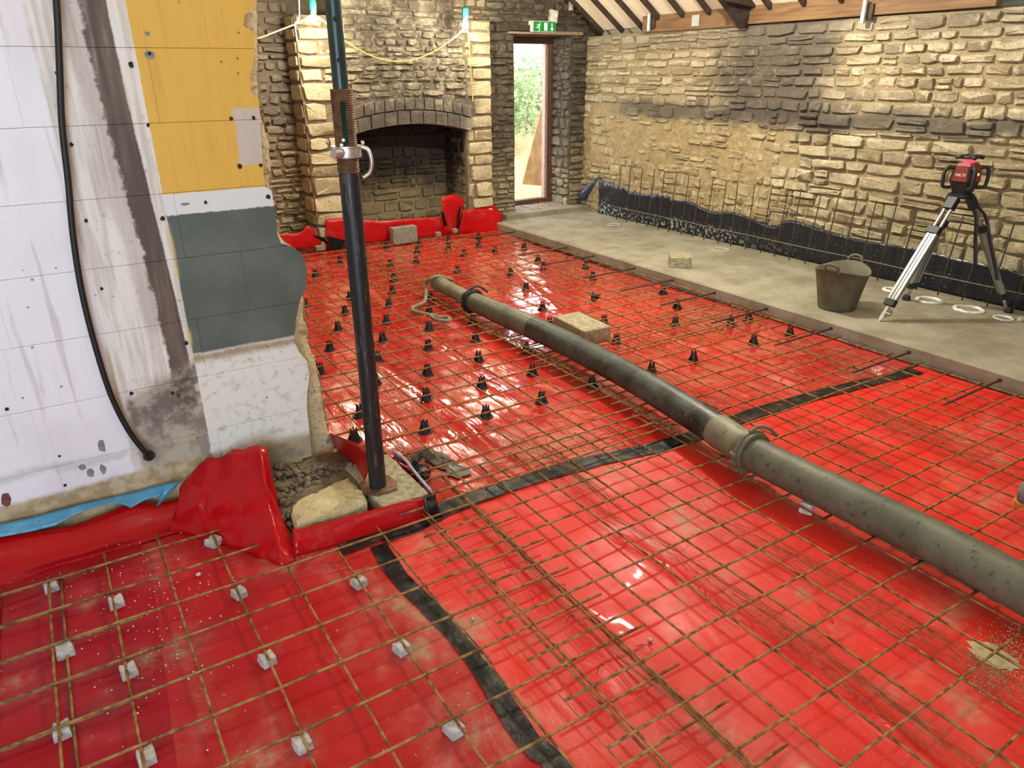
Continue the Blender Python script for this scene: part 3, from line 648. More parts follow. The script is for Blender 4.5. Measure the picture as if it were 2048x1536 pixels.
TB_ = [(p.y, p.x) for p in (PZ(*q) for q in [(1200, 1680), (1110, 1536), (1060, 1490), (1000, 1400), (950, 1320), (880, 1240), (800, 1160), (757, 1095)])]
SA = [(p.y, p.x) for p in (PZ(*q) for q in [(360, 1640), (345, 1536), (300, 1170), (285, 1120)])]
seam = lambda x: interp(TA, x)
def sheet(name, m, xl, xr, yl, yh, step, dz, lab):
    nx = int(4.0/step) if name == 'w' else 0
    y0, y1 = yl, yh; rows = []
    ny = max(4, int((max(y1(x) for x in (0, 1, 2, 3, 4))-y0)/step)); x_a = xl(y0); x_b = xr(y0); nx = max(4, int((x_b-x_a)/step))
    for i in range(ny+1):
        r = []
        for j in range(nx+1):
            t = i/ny; xm = lerp(xl(y0), xr(y0), j/nx); y = lerp(y0, y1(xm), t); x = lerp(xl(y), xr(y), j/nx); r.append((x, y, hf(x, y)+dz))
        rows.append(r)
    o = grid(rows, name, m); return tag(o, lab, 'plastic sheet', 'red polythene sheets on the floor')
sheet('membrane_sheet', M_MC, lambda y: interp(TB_, y)-.02, lambda y: 4.685, .0, lambda x: seam(x)+.04, .025, .003, 'bright red polythene sheet under the near half of the pipe, right of the curved tape')
sheet('membrane_sheet', M_MD, lambda y: .93 if y < 3.46 else lerp(.93, .5, min(1, (y-3.46)/.4)), lambda y: 4.685, 2.40, lambda x: 7.96, .026, .0005, 'wet glossy red polythene sheet from the straight tape back to the fireplace')
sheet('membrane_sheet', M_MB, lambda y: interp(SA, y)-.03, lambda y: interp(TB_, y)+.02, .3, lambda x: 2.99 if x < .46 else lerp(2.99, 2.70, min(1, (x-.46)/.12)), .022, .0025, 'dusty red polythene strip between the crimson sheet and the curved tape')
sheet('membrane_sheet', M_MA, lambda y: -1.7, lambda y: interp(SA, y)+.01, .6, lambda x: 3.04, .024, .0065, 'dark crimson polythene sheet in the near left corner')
def tape(pts, w, name='tape_strip', seed=0, dz=.0085, wob=.2):
    P = catmull([Vector((a, c, 0)) for a, c in pts], 7); rows = []
    for i, p in enumerate(P):
        d = (P[min(i+1, len(P)-1)]-P[max(i-1, 0)]).normalized(); n = Vector((-d.y, d.x, 0)); ww = w*(1+wob*fbm(i*.33, seed, 0, 2)); rows.append([(q.x, q.y, hf(q.x, q.y)+dz+.002*fbm(q.x*30, q.y*30, seed)) for q in (p+n*ww*(t-.5) for t in (0, .25, .5, .75, 1))])
    return grid(rows, name, M_TP)
tag(tape(TA[1:], .105, seed=1), 'long straight black tape seam crossing the red floor under the pipe', 'tape')
tag(tape([(x, y) for y, x in TB_][::-1], .072, seed=2), 'curved black tape running from the footing to the bottom edge', 'tape')
tag(tape(TA[:3], .075, seed=3, dz=.012), 'short wrinkled black tape in front of the footing box', 'tape')
cr = [PZ(*q) for q in ((842, 905), (868, 918), (905, 940), (930, 957))]; tag(tape([(p.x, p.y) for p in cr], .10, seed=4, wob=.8), 'crumpled black tape beside the block under the prop', 'tape')
_y = PZ(868, 1034, .012).y; cr = [PY(856, 990, _y+.02), PY(858, 1003, _y+.01), PY(863, 1022, _y-.004), PZ(872, 1036, .018)]
rows = [[(p.x-.03+.06*t, p.y-.012, p.z+.004*fbm(t*9, i)) for t in (0, .33, .66, 1)] for i, p in enumerate(catmull(cr, 4))]; tag(grid(rows, 'tape_strip', M_TP, None, True, .002), 'black tape stuck up the right-hand corner of the footing box', 'tape')
# ------------------------------------------------------------------ folds of the sheet turned up at the wall and round the footing
def crumple(cols, nv, bulge, seed, amp=.012, n=5):
    """cols: list of (bottom point, top point); fine grid between, bulging towards the room"""
    B = catmull([c[0] for c in cols], n); T = catmull([c[1] for c in cols], n); rows = []
    for v in range(nv+1):
        t = v/nv; r = []
        for i, (a, c) in enumerate(zip(B, T)):
            p = a.lerp(c, t); k = sin(pi*t); s = fbm(i*.22, t*2.5+seed, seed, 3)+.6*abs(fbm(i*.5+t*2, t*3, seed+4, 2)); r.append(p+Vector((amp*.4*fbm(i*.3, t*3, seed+9), -bulge*k-amp*s*(.3+k), amp*.5*fbm(i*.35, t*2, seed+2)*t)))
        rows.append(r)
    return rows
t = empty('wall_upstand', (0, 3.1, 0), 'crimson polythene edge turned up along the painted wall and bunched at its corner', 'plastic sheet')
off = Vector((0, 3.1, 0)); sh = lambda rows: [[tuple(Vector(p)-off) for p in r] for r in rows]
rows = []
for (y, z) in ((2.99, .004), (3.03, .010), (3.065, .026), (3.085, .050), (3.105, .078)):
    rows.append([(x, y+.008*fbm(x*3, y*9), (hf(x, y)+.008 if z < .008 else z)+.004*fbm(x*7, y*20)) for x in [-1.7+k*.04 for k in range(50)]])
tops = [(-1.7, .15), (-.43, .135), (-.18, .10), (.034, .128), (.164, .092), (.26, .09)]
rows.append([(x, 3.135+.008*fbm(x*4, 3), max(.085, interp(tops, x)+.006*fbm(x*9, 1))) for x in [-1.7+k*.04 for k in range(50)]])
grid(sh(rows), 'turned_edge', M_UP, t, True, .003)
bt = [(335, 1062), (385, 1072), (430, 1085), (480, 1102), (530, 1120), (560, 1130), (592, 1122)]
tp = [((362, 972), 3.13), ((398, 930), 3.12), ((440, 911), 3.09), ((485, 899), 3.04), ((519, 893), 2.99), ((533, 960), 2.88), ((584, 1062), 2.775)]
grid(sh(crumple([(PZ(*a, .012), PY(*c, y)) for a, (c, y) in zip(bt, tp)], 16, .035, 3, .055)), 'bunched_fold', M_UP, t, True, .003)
tp2 = [((519, 893), 2.99), ((533, 900), 2.99), ((545, 955), 2.95), ((563, 1010), 2.90), ((578, 1052), 2.85)]
bt2 = [((525, 985), 2.86), ((540, 1030), 2.82), ((556, 1060), 2.79), ((572, 1085), 2.77), ((586, 1100), 2.765)]
grid(sh(crumple([(PY(*a, y), PY(*c, yy)) for (a, y), (c, yy) in zip(bt2, tp2)], 8, .01, 5, .012)), 'corner_fold', M_UP, t, True, .003)
t = empty('footing_upstand', (.9, 2.7, 0), 'red polythene upstand boxed around the prop and the stone footing', 'plastic sheet'); off = Vector((.9, 2.7, 0))
fb = [(588, 1113), (650, 1097), (720, 1078), (790, 1058), (868, 1034)]; ft = [(584, 1060), (650, 1045), (720, 1027), (790, 1008), (866, 990)]
grid(sh(crumple([(PZ(*a, .010), PY(*c, PZ(*a).y+.035)) for a, c in zip(fb, ft)], 8, .004, 7, .007)), 'front_fold', M_UP, t, True, .003)
rows = []
A, Bq = PZ(868, 1034, .012), PY(866, 990, 2.735)
rb_ = [(A, Bq)]+[(Vector((1.20+.01*k, 2.75+.09*k, .012)), Vector((1.215-.004*k, 2.75+.09*k, .075-.010*k))) for k in range(4)]
grid(sh(crumple(rb_, 5, 0, 9, .006)), 'side_fold', M_UP, t, True, .003)
fl_b = [PZ(724, 980, .02), PZ(700, 935, .03), PZ(676, 905, .04), PZ(655, 872, .04)]
fl_t = [PX(745, 912, .985), PX(741, 906, .985), PX(706, 885, .975), PX(660, 866, .96)]
grid(sh(crumple(list(zip(fl_b, fl_t)), 7, 0, 12, .004)), 'standing_flap', M_UP, t, True, .003)
t = empty('fireplace_upstand', (3.6, 7.7, 0), 'red polythene turned up against the base of the fireplace', 'plastic sheet'); off = Vector((3.6, 7.7, 0)); CAP = YB-.06
def pb(a, cap=CAP, z=.01): p = PZ(*a, z); return p if p.y < cap else PY(*a, cap)
def up(nm, bts, tps, dy=.02, amp=.012, cap=CAP):
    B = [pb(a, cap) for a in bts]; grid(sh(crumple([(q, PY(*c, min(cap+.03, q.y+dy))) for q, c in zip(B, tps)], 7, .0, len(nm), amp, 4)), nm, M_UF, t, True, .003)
up('recess_fold', [(556, 496), (575, 496), (600, 497), (612, 498), (628, 499), (657, 500)], [(558, 468), (575, 467), (600, 465), (615, 452), (628, 462), (650, 487)], cap=YB-.02)
up('long_fold', [(652, 497), (700, 490), (760, 484), (807, 478), (885, 471)], [(651, 438), (690, 436), (760, 442), (809, 438), (884, 433)])
up('tall_fold', [(884, 471), (893, 470), (905, 468), (918, 466)], [(883, 394), (904, 389), (920, 393), (928, 401)], cap=YB+.0)
up('box_fold', [(917, 466), (930, 467), (944, 468), (965, 467), (983, 465), (1000, 463)], [(928, 419), (938, 419), (950, 418), (970, 418), (985, 420), (1006, 427)], .06, cap=YB-.08)
up('raised_corner', [(945, 430), (965, 432), (985, 432), (996, 432)], [(952, 419), (970, 412), (985, 408), (997, 421)], .03, cap=YB-.03)
# ------------------------------------------------------------------ torn blue sheet along the foot of the painted wall
M_BL = Mt('blue_polythene', .3); M_BL.col(M_BL.mix(M_BL.noise(12, 4).st(.5, .7)*.5, (.055, .25, .42), (.16, .40, .55))); M_BL.bump(M_BL.noise(20, 4), .6, .01); M_BL = M_BL.m
bt = [(-60, 1084), (0, 1074), (60, 1064), (110, 1052), (150, 1028), (195, 1012), (240, 1006), (262, 1016), (290, 1000), (320, 992), (326, 985)]
tp = [(-60, 1058), (0, 1048), (60, 1036), (110, 1022), (160, 1008), (200, 1000), (235, 992), (262, 986), (300, 975), (326, 969), (362, 964)]
rows = []
for v in range(5):
    rows.append([lerp(PY(*a, 3.125), PY(*c, 3.165), v/4)+Vector((0, -.008*fbm(i*.8, v*.7, 2, 2), 0)) for i, (a, c) in enumerate(zip(bt, tp))])
o = grid(rows, 'blue_sheet', M_BL, None, True, .002); tag(o, 'torn strip of blue polythene along the foot of the painted wall', 'plastic sheet')
o2 = grid([[PY(312, 1013, 3.10), PY(318, 1010, 3.10)], [PY(326, 985, 3.11), PY(338, 988, 3.11)], [PY(326, 969, 3.13), PY(362, 962, 3.13)]], 'torn_tongue', M_BL, o, True, .002)
# ------------------------------------------------------------------ black sheet behind the starter bars
M_DK = Mt('black_polythene', .25); _w = M_DK.noise(5, 3); _s = M_DK.noise(60, 3, rough=.6); _s2 = M_DK.noise(26, 4)
_lo = (M_DK.z+(_w-.5)*.25)
_c = M_DK.mix(_s.st(.66, .71)*_lo.st(.50, .18), (.012, .014, .020), (.50, .50, .46)); _c = M_DK.mix(_s2.st(.50, .62)*_lo.st(.30, .13)*M_DK.y.st(4.2, 6.0), _c, (.52, .52, .50)); M_DK.col(_c)
M_DK.bump(M_DK.noise(7, 4, sc3=(1, 1, .5), dist=.8), .7, .03); M_DK = M_DK.m
tops = [(1130+.1807*a, 330+.1807*c) for a, c in ((380, 125), (440, 180), (540, 215), (640, 250), (700, 290), (850, 315), (950, 330), (1000, 325), (1150, 350), (1200, 385), (1400, 410), (1500, 460), (1650, 520), (1800, 515), (1950, 545))]+[(1120+.4531*a, .4531*c) for a, c in ((900, 985), (950, 998), (1000, 972), (1050, 976), (1100, 992), (1300, 1050), (1420, 1072), (1570, 1095), (1640, 1112), (1760, 1142), (1950, 1180), (2048, 1212), (2300, 1290))]
rows = []; T = []
for q in tops: T.append(PX(*q, XW-.085))
T = [Vector((p.x, p.y, p.z)) for p in T]
for v in range(9):
    r = []
    for i, p in enumerate(catmull(T, 4)):
        tt = v/8; w = fbm(p.y*2.2+tt, tt*1.5, 3, 3); r.append((lerp(XW-.075, p.x, tt)-.03*w*sin(pi*tt)-.02*abs(fbm(p.y*4+tt*2, 2, 1, 2)), p.y, lerp(SLT+.002, p.z, tt)))
    rows.append(r)
t = empty('black_membrane', (XW-.05, 5, SLT), 'black polythene upstand, splashed white, along the foot of the right wall', 'plastic sheet'); off = Vector((XW-.05, 5, SLT))
grid(sh(rows), 'upstand', M_DK, t, True, .003)
q = lambda a, c, x: PX(1130+.1807*a, 330+.1807*c, x)
M_DF = plain('navy_polythene', (.035, .045, .075), .3)
grid(sh([[q(380, 125, XW-.05), q(300, 175, XW-.10), q(215, 250, XW-.14), q(120, 328, XW-.18)], [q(340, 200, XW-.07), q(290, 240, XW-.11), q(220, 310, XW-.15), q(140, 350, XW-.19)], [q(240, 380, XW-.09), q(230, 385, XW-.12), q(215, 400, XW-.16), q(175, 380, XW-.19)]]), 'folded_corner', M_DF, t, True, .003)
# ================================================================== reinforcement
rr = random.Random(77)
def bar(p0, p1, r, parent, name='bar', m=None, wob=.003, n=5, sides=6):
    p0, p1 = Vector(p0), Vector(p1); c = (p0+p1)/2; pts = []
    for i in range(n+1):
        q = p0.lerp(p1, i/n); e = wob if 0 < i < n else wob*.5; pts.append(q+Vector((rr.uniform(-e, e), rr.uniform(-e, e), rr.uniform(-e, e)*.6))-c)
    b = MB(); b.tube(pts, r, sides); o = b.build(name, m or M_RU, parent, True, fix=False); o.location = c-(parent.location if parent else Vector((0, 0, 0))); return o
def mesh_sheet(lab, xs, ys, z, r=.0049):
    """xs: (x, y0, y1) bars away from the camera; ys: (y, x0, x1) bars across, lying on top"""
    cx = sum(a[0] for a in xs)/len(xs); cy = sum(a[0] for a in ys)/len(ys); t = empty('rebar_mesh', (cx, cy, z), lab, 'rebar', 'welded reinforcing mesh sheets')
    for x, y0, y1 in xs: bar((x, y0, z-.0094), (x+rr.uniform(-.004, .004), y1, z-.0094), r, t)
    for y, x0, x1 in ys: bar((x0+rr.uniform(-.012, .012), y, z), (x1+rr.uniform(-.012, .012), y+rr.uniform(-.006, .006), z), r, t)
    return t
Z0, Z1 = .052, .066
mesh_sheet('rusty mesh sheet at the near left edge, under the larger left-hand sheet', [(-.262-.2*k, .3, 2.93+.02*(k % 2)) for k in range(7)], [(2.871-.2*k, -1.7, -.01+rr.uniform(-.02, .03)) for k in range(13)], Z0-.018)
xs = [(-.298, .2, 2.90), (-.098, .2, 2.945), (.102, .2, 2.97), (.302, .2, 3.00), (.502, .2, 2.46), (.702, .2, 2.47), (.902, .2, 2.52), (1.1115, .2, 2.6), (1.311, .2, 2.62)]
mesh_sheet('rusty mesh sheet in the near left, standing on grey concrete spacers', xs, [(2.853, -.45, .43), (2.653, -.45, .47)]+[(2.453-.2*k, -.45, 1.42+.012*(k % 3)) for k in range(12)], Z0)
mesh_sheet('rusty mesh sheet in the near centre, left of the pipe', [(1.122+.2*j, .0, 2.72+.03*(j % 2)) for j in range(8)], [(.118+.2*k, 1.00+.01*(k % 3), 2.63) for k in range(14)], Z0+.012)
mesh_sheet('rusty mesh sheet in the near right, between pipe and concrete slab', [(2.585+.2*j, .0, 3.9) for j in range(11)], [(.116+.2*k, 2.50, 4.61+.01*(k % 3)) for k in range(20)], Z0+.010)
mesh_sheet('rusty mesh sheet behind the steel prop, left of the pipe', [(.985+.2*j, 2.50 if j else 3.45, 7.62) for j in range(10)], [(2.60+.2*k, .93 if k < 4 else .80, 2.86) for k in range(26)], Z1)
mesh_sheet('rusty mesh sheet at the far right, beside the slab and chimney', [(2.63+.2*j, 3.45, 7.60) for j in range(11)], [(3.55+.2*k, 2.60, 4.60) for k in range(21)], Z1+.004)
for i, q in enumerate([(1008, 467), (1120, 498), (1180, 514), (1255, 540), (1335, 563), (1423, 588), (1536, 618), (1666, 657), (1818, 706), (2001, 761)]):
    p = PZ(*q, .078); p.x = 4.66; d = empty('dowel_bar', p, ['first', 'second', 'third', 'fourth', 'fifth', 'sixth', 'seventh', 'eighth', 'ninth', 'tenth'][i]+' dark dowel bar from the fireplace, ending at the slab edge', 'dowel', 'dark dowel bars along the slab edge')
    bar((p.x-.62, p.y-.01, p.z+.003), (p.x+.0, p.y, p.z+.004), .0072, d, 'rod', M_RD, .001, 3, 8); b = MB(); b.tube([(-.004, 0, .004), (.012, 0, .004)], .013, 10); b.build('head', M_RD, d)
# starter bars: an upright strip of mesh cast along the slab
t = empty('starter_mesh', (6.03, 5, SLT), 'row of upright rusty bars tied together along the foot of the right wall', 'rebar')
y = 7.10; k = 0
while y > 1.2:
    lean = rr.uniform(-.02, .02); h = .66+rr.uniform(-.02, .03); bar((6.03+rr.uniform(-.01, .01), y, SLT-.03), (6.03+lean, y-.04+rr.uniform(-.02, .02), SLT+h), .0055, t, 'bar', M_RD, .002, 4); y -= .187+rr.uniform(-.012, .012)
bar((6.022, 7.15, .275), (6.022, 1.2, .275), .0045, t, 'tie_bar', plain('dusty_steel', (.20, .165, .10), .8, .1), .006, 14)
# loose tying wire lying on the mesh
def wires(path, n, spread, lab, r=.0010, z=.07, seed=0):
    r_ = random.Random(seed); P = catmull([PZ(*q, z) for q in path], 5); b = MB(); L = len(P)
    for k in range(n):
        i0 = r_.randrange(0, max(1, L-6)); i1 = min(L-1, i0+r_.randrange(5, max(7, L//2))); ox, oz = r_.gauss(0, spread), r_.uniform(-.03, .012); fx = r_.uniform(-.4, .4)*spread
        pts = [P[i]+Vector((ox+fx*(i-i0)*.5+r_.gauss(0, spread*.25), r_.gauss(0, .01), oz+r_.gauss(0, .004))) for i in range(i0, i1+1)]
        if r_.random() < .35: pts.append(pts[-1]+Vector((r_.uniform(-.06, .06), r_.uniform(-.03, .03), r_.uniform(0, .03))))
        b.tube(pts, r, 3, False)
    return tag(b.build('tying_wire', M_WI, None, False, fix=False), lab, 'wire', 'loose bundles of tying wire', 'stuff')
wires([(925, 985), (948, 1006), (1036, 1097), (1124, 1187), (1241, 1299), (1387, 1422), (1500, 1536)], 26, .013, 'dense wire bundle lying along the lapped bars in the near centre', seed=1)
wires([(1150, 985), (1241, 1044), (1358, 1108), (1417, 1152), (1553, 1240), (1648, 1305), (1811, 1421), (1950, 1530)], 44, .018, 'wire bundle tangled beside the white crease in the sheet', seed=2)
wires([(1380, 1000), (1470, 1050), (1553, 1089), (1648, 1142), (1737, 1193), (1841, 1255), (1945, 1317), (2060, 1390)], 44, .018, 'wire bundle reaching the sand patch near the right edge', seed=3)
wires([(1540, 800), (1600, 840), (1672, 875), (1740, 905), (1810, 935)], 34, .04, 'matted wires just right of the grey pipe coupling', seed=4)
wires([(1700, 790), (1780, 835), (1870, 872), (1960, 905), (2060, 940)], 46, .05, 'rusty wire mat between slab edge and pipe at the right', seed=5)
wires([(1250, 720), (1330, 745), (1400, 790), (1480, 820)], 22, .04, 'thin wires right of the black pipe, before the tape seam', seed=6)
wires([(960, 840), (1040, 880), (1130, 930), (1210, 990), (1290, 1050)], 34, .022, 'wire strands crossing the long tape seam left of the pipe', seed=7)
wires([(760, 850), (800, 890), (850, 930), (900, 985)], 24, .02, 'wire strands lying beside the crumpled tape and prop', seed=8)
wires([(1560, 680), (1640, 705), (1720, 740), (1800, 775)], 26, .04, 'wire strands near the slab edge by the end of the tape seam', seed=9)
for i, (pts, lab) in enumerate(((((868, 1110), (930, 1175), (1010, 1265), (1110, 1380), (1250, 1536)), 'single long wire below the doubled bar in the near centre'), (((1440, 1180), (1560, 1275), (1690, 1372), (1850, 1496)), 'single long wire between two bars at the lower right'))):
    b = MB(); b.tube(catmull([PZ(*q, .03) for q in pts], 6), .0018, 5); tag(b.build('wire_strand', M_WI, None, True, fix=False), lab, 'wire')
for i, (q, a, lab) in enumerate((((1290, 1300), 2.2, 'short curved wire clipping beside the doubled bar'), ((1200, 1345), .4, 'bent wire clipping with hooked ends on the bright sheet'), ((1128, 1325), .7, 'wire clipping just left of the hooked one'), ((1650, 1232), 1.2, 'long arched wire clipping between bars at the right'), ((1140, 1245), .3, 'small flat wire clipping above the curved one'))):
    p = PZ(*q, .004); p.z = hf(p.x, p.y)+.006; L = .05 if i != 3 else .10; b = MB(); b.tube([p+Vector((cos(a)*L*(t-.5), sin(a)*L*(t-.5), .016*sin(pi*t))) for t in (0, .2, .4, .6, .8, 1)], .0013, 4); tag(b.build('wire_clipping', M_RD, None, True, fix=False), lab, 'wire', 'wire clippings')
# ================================================================== concrete pump line lying on the mesh
def hose_mat(name, a, b_, sp, rough):
    m = Mt(name, rough, 0, .5); n = m.noise(5, 5, rough=.65); s = m.noise(34, 4, rough=.7)
    c = m.mix(n.st(.36, .64), a, b_); c = m.mix(s.st(.57, .66)*.8, c, sp); m.col(c); m.set('Roughness', n*.4+rough-.15); m.bump(s*.5+m.noise(90, 2)*.3, .35, .004); return m.m
M_HB = hose_mat('black_hose', (.016, .017, .016), (.060, .066, .055), (.11, .115, .095), .40)
M_HG = hose_mat('grey_pipe', (.125, .122, .080), (.080, .080, .052), (.025, .025, .018), .45)
M_HM = hose_mat('muddy_steel', (.22, .20, .12), (.14, .13, .08), (.06, .055, .03), .5)
M_CL = hose_mat('coupling_steel', (.15, .13, .075), (.10, .09, .05), (.04, .035, .02), .5)
cpx = [(872, 563), (945, 602), (1100, 671), (1250, 748), (1400, 838), (1500, 903), (1600, 955), (1700, 1003), (1873, 1086), (2048, 1178), (2300, 1312)]
zc = [.135, .145, .155, .158, .158, .158, .158, .158, .158, .158, .158]
CP = [PZ(*q, z) for q, z in zip(cpx, zc)]
pl = empty('pump_pipe', CP[3], 'long concrete pump line of black hose and muddy grey pipe on the mesh', 'pipe'); O = Vector(CP[3])
fine = catmull([p-O for p in CP], 10)
def seg(name, i0, i1, r, m, n=28): b = MB(); b.tube(fine[i0:i1+1], r, n); return b.build(name, m, pl, 'auto')
seg('end_hose', 0, 9, [.060]*10, M_HM)
seg('reducer', 10, 18, [.074+.008*min(1, k/5) for k in range(9)], M_HG)
seg('rubber_hose', 18, 47, [.082]*30, M_HB)
seg('steel_sleeve', 43, 50, [.0845]*8, M_HM)
seg('grey_pipe', 51, 100, [.083]*50, M_HG)
def ringpart(name, i, r0, r1, w, m, par=None):
    d = (fine[i+1]-fine[i-1]).normalized(); q = d.to_track_quat('Z', 'Y').to_matrix().to_4x4()
    return MB().lathe([(r0, -w/2), (r1-.004, -w/2), (r1, -w/2+.004), (r1, w/2-.004), (r1-.004, w/2), (r0, w/2)], 30, fine[i], q).build(name, m, par or pl, 'auto')
ringpart('hose_lip', 1, .04, .068, .035, M_HM); ringpart('hose_clip', 3, .058, .067, .02, M_CL)
for i, r, nm in ((10, .074, 'dark_coupling'), (50, .084, 'grey_coupling')):
    mm = M_BR if i == 10 else M_CL; d = (fine[i+1]-fine[i-1]).normalized(); side = Vector((-d.y, d.x, 0)).normalized(); up_ = side.cross(d) if side.cross(d).z > 0 else d.cross(side)
    c = ringpart(nm, i, r-.02, r+.019, .060, mm); ringpart('coupling_flange', i, r-.02, r+.026, .016, mm, c)
    e = fine[i]; l = -side
    b = MB(); b.tube(catmull([e+up_*(r+.022)+l*.02, e+up_*(r+.040)+side*.03, e+up_*(r+.03)+side*.075+d*.02, e+up_*(r-.01)+side*.120+d*.04], 5), .0085, 8); b.build('lever', mm, c, True)
    for k in range(4): a = .1-.42*k; b = MB(); b.lathe([(0, -.016), (.012, -.016), (.012, .016), (0, .016)], 10, e+(l*cos(a)+up_*sin(a))*(r+.020), d.to_track_quat('Z', 'Y').to_matrix().to_4x4()); b.build('link_pin', M_HM if i > 20 else M_BR, c, 'auto')
M_RP = plain('muddy_rope', (.20, .165, .10), .9, 0, .3, 60, .5)
rp = [(905, 560, .145), (880, 553, .200), (860, 558, .185), (852, 570, .12), (852, 590, .07), (849, 603, .07), (838, 610, .068), (826, 615, .068), (826, 621, .068), (842, 627, .07), (859, 630, .07), (867, 637, .07), (880, 641, .07), (896, 642, .07), (899, 637, .07), (890, 634, .07), (876, 635, .07), (864, 629, .07)]
P = catmull([PZ(*q) for q in rp], 6); b = MB(); b.tube(P, .0165, 9); tag(b.build('rope', M_RP, None, True), 'muddy rope looped over the far end of the pump line', 'rope')
# ------------------------------------------------------------------ blocks
def blk(px, L, W, H, rz, z, lab, m, name='concrete_block', tilt=0.):
    p = px if isinstance(px, Vector) else PZ(*px, z+H/2); p = Vector((p.x, p.y, z+H/2))
    b = MB(); n = 7; r = random.Random(int(p.x*1000)); k = .006
    b.box((0, 0, 0), (L, W, H)); o = b.build(name, m, None); o.location = p; o.rotation_euler = (tilt, 0, rz)
    md = o.modifiers.new('grain', 'SUBSURF'); md.subdivision_type = 'SIMPLE'; md.levels = md.render_levels = 3
    tx = bpy.data.textures.get('grain') or bpy.data.textures.new('grain', 'CLOUDS'); tx.noise_scale = .018; d = o.modifiers.new('rough', 'DISPLACE'); d.texture = tx; d.strength = .005; d.mid_level = .5
    return tag(o, lab, 'block')
blk((1163, 655), .40, .225, .10, pi/2-.06, .082, 'pale concrete block lying on the mesh right of the black hose', M_BK)
blk(Vector((5.0, 4.93, 0)), .20, .23, .10, -.72, SLT, 'pale concrete block alone on the raised slab', M_BK)
blk(PY(807, 462, YB-.16), .30, .10, .19, .0, .035, 'grey block against the red upstand in the fireplace mouth', M_GB)
blk(Vector((1.06, 2.79, 0)), .225, .44, .085, .015, .008, 'pale concrete block carrying the steel prop', M_BK)
# ------------------------------------------------------------------ footing stone and crumbled earth at the broken wall end
fp_ = [(240, 930), (330, 850), (500, 780), (700, 670), (850, 625), (1000, 770), (1035, 870), (880, 940), (560, 1040), (290, 1125), (235, 1010)]
pts = [PZ(540+.1855*a, 840+.1855*c, .10) for a, c in fp_]; c0 = sum(pts, Vector())/len(pts)
bm = bmesh.new(); rings = []
for s, dz in ((1.0, -.09), (1.03, -.02), (.97, .0), (.86, .006), (.5, .012)): rings.append([bm.verts.new(((p-c0)*s+Vector((.004*fbm(k, s*9), .004*fbm(k, s*5, 4), dz+.006*fbm(k*2.3, s*7, 2))))) for k, p in enumerate(pts)])
for a, c in zip(rings, rings[1:]):
    for k in range(len(pts)): bm.faces.new((a[k], a[(k+1) % len(pts)], c[(k+1) % len(pts)], c[k]))
bm.faces.new(rings[-1]); bmesh.ops.recalc_face_normals(bm, faces=bm.faces)
me = bpy.data.meshes.new('footing_stone'); bm.to_mesh(me); bm.free(); me.materials.append(M_FS); me.polygons.foreach_set('use_smooth', [True]*len(me.polygons))
o = bpy.data.objects.new('footing_stone', me); COL.objects.link(o); o.location = c0; _m = o.modifiers.new('grain', 'SUBSURF'); _m.subdivision_type = 'SIMPLE'; _m.levels = _m.render_levels = 4; _t = bpy.data.textures.new('stone_grain', 'CLOUDS'); _t.noise_scale = .03; _d = o.modifiers.new('rough', 'DISPLACE'); _d.texture = _t; _d.strength = .018; tag(o, 'yellowish rough footing stone between painted wall and prop', 'stone')
def clod(b, p, s, r):
    vs = []; n = 6
    for i, (rad, z) in enumerate(((0, -.8), (.8, -.45), (1, .1), (.65, .65), (0, .85))):
        for k in range(n if rad else 1): a = 2*pi*(k+.5*(i % 2))/n; q = r.uniform(.75, 1.2); vs.append(p+Vector((rad*cos(a)*s*q, rad*sin(a)*s*q, z*s*r.uniform(.7, 1))))
    f = [(0, 1+(k+1) % n, 1+k) for k in range(n)]+[(1+k, 1+(k+1) % n, 7+(k+1) % n, 7+k) for k in range(n)]+[(7+k, 7+(k+1) % n, 13+(k+1) % n, 13+k) for k in range(n)]+[(13+k, 13+(k+1) % n, 19) for k in range(n)]
    b.add(vs, f)
r = random.Random(12); b = MB()
for k in range(420):
    a, c = r.uniform(545, 702), r.uniform(930, 1010)
    if c > 1000-.40*(a-548)+ (30 if a < 585 else 0): continue
    p = PZ(a, c, .085); p.y = max(p.y, 2.80); p.z = .05+r.uniform(0, .05); clod(b, p, r.uniform(.006, .022), r)
b.box((.77, 3.0, .04), (.46, .40, .08)); tag(b.build('soil_clods', M_DI, None, True), 'dark crumbled earth at the foot of the broken wall end', 'earth', None, 'stuff')
b = MB()
for k in range(120):
    a, c = r.uniform(548, 580), r.uniform(985, 1052); p = PZ(a, c, .05); p.z = .02+r.uniform(0, .05); clod(b, p, r.uniform(.006, .018), r)
tag(b.build('soil_clods', M_DI, None, True), 'dark earth in the gap between bunched sheet and footing stone', 'earth', None, 'stuff')
pe = [PZ(*q, .10) for q in ((779, 906), (800, 915), (853, 984), (846, 987))]
o = grid([[pe[0]+Vector((.01, 0, .02)), pe[1]+Vector((.01, 0, .01)), pe[2]+Vector((.02, 0, .01))], [pe[0]+Vector((.03, 0, -.05)), pe[1]+Vector((.04, 0, -.06)), pe[2]+Vector((.04, 0, -.06))]], 'plastic_strip', plain('pale_blue_strip', (.50, .60, .66), .4), None, True, .003); tag(o, 'pale bluish plastic strip standing against the block under the prop', 'strip')
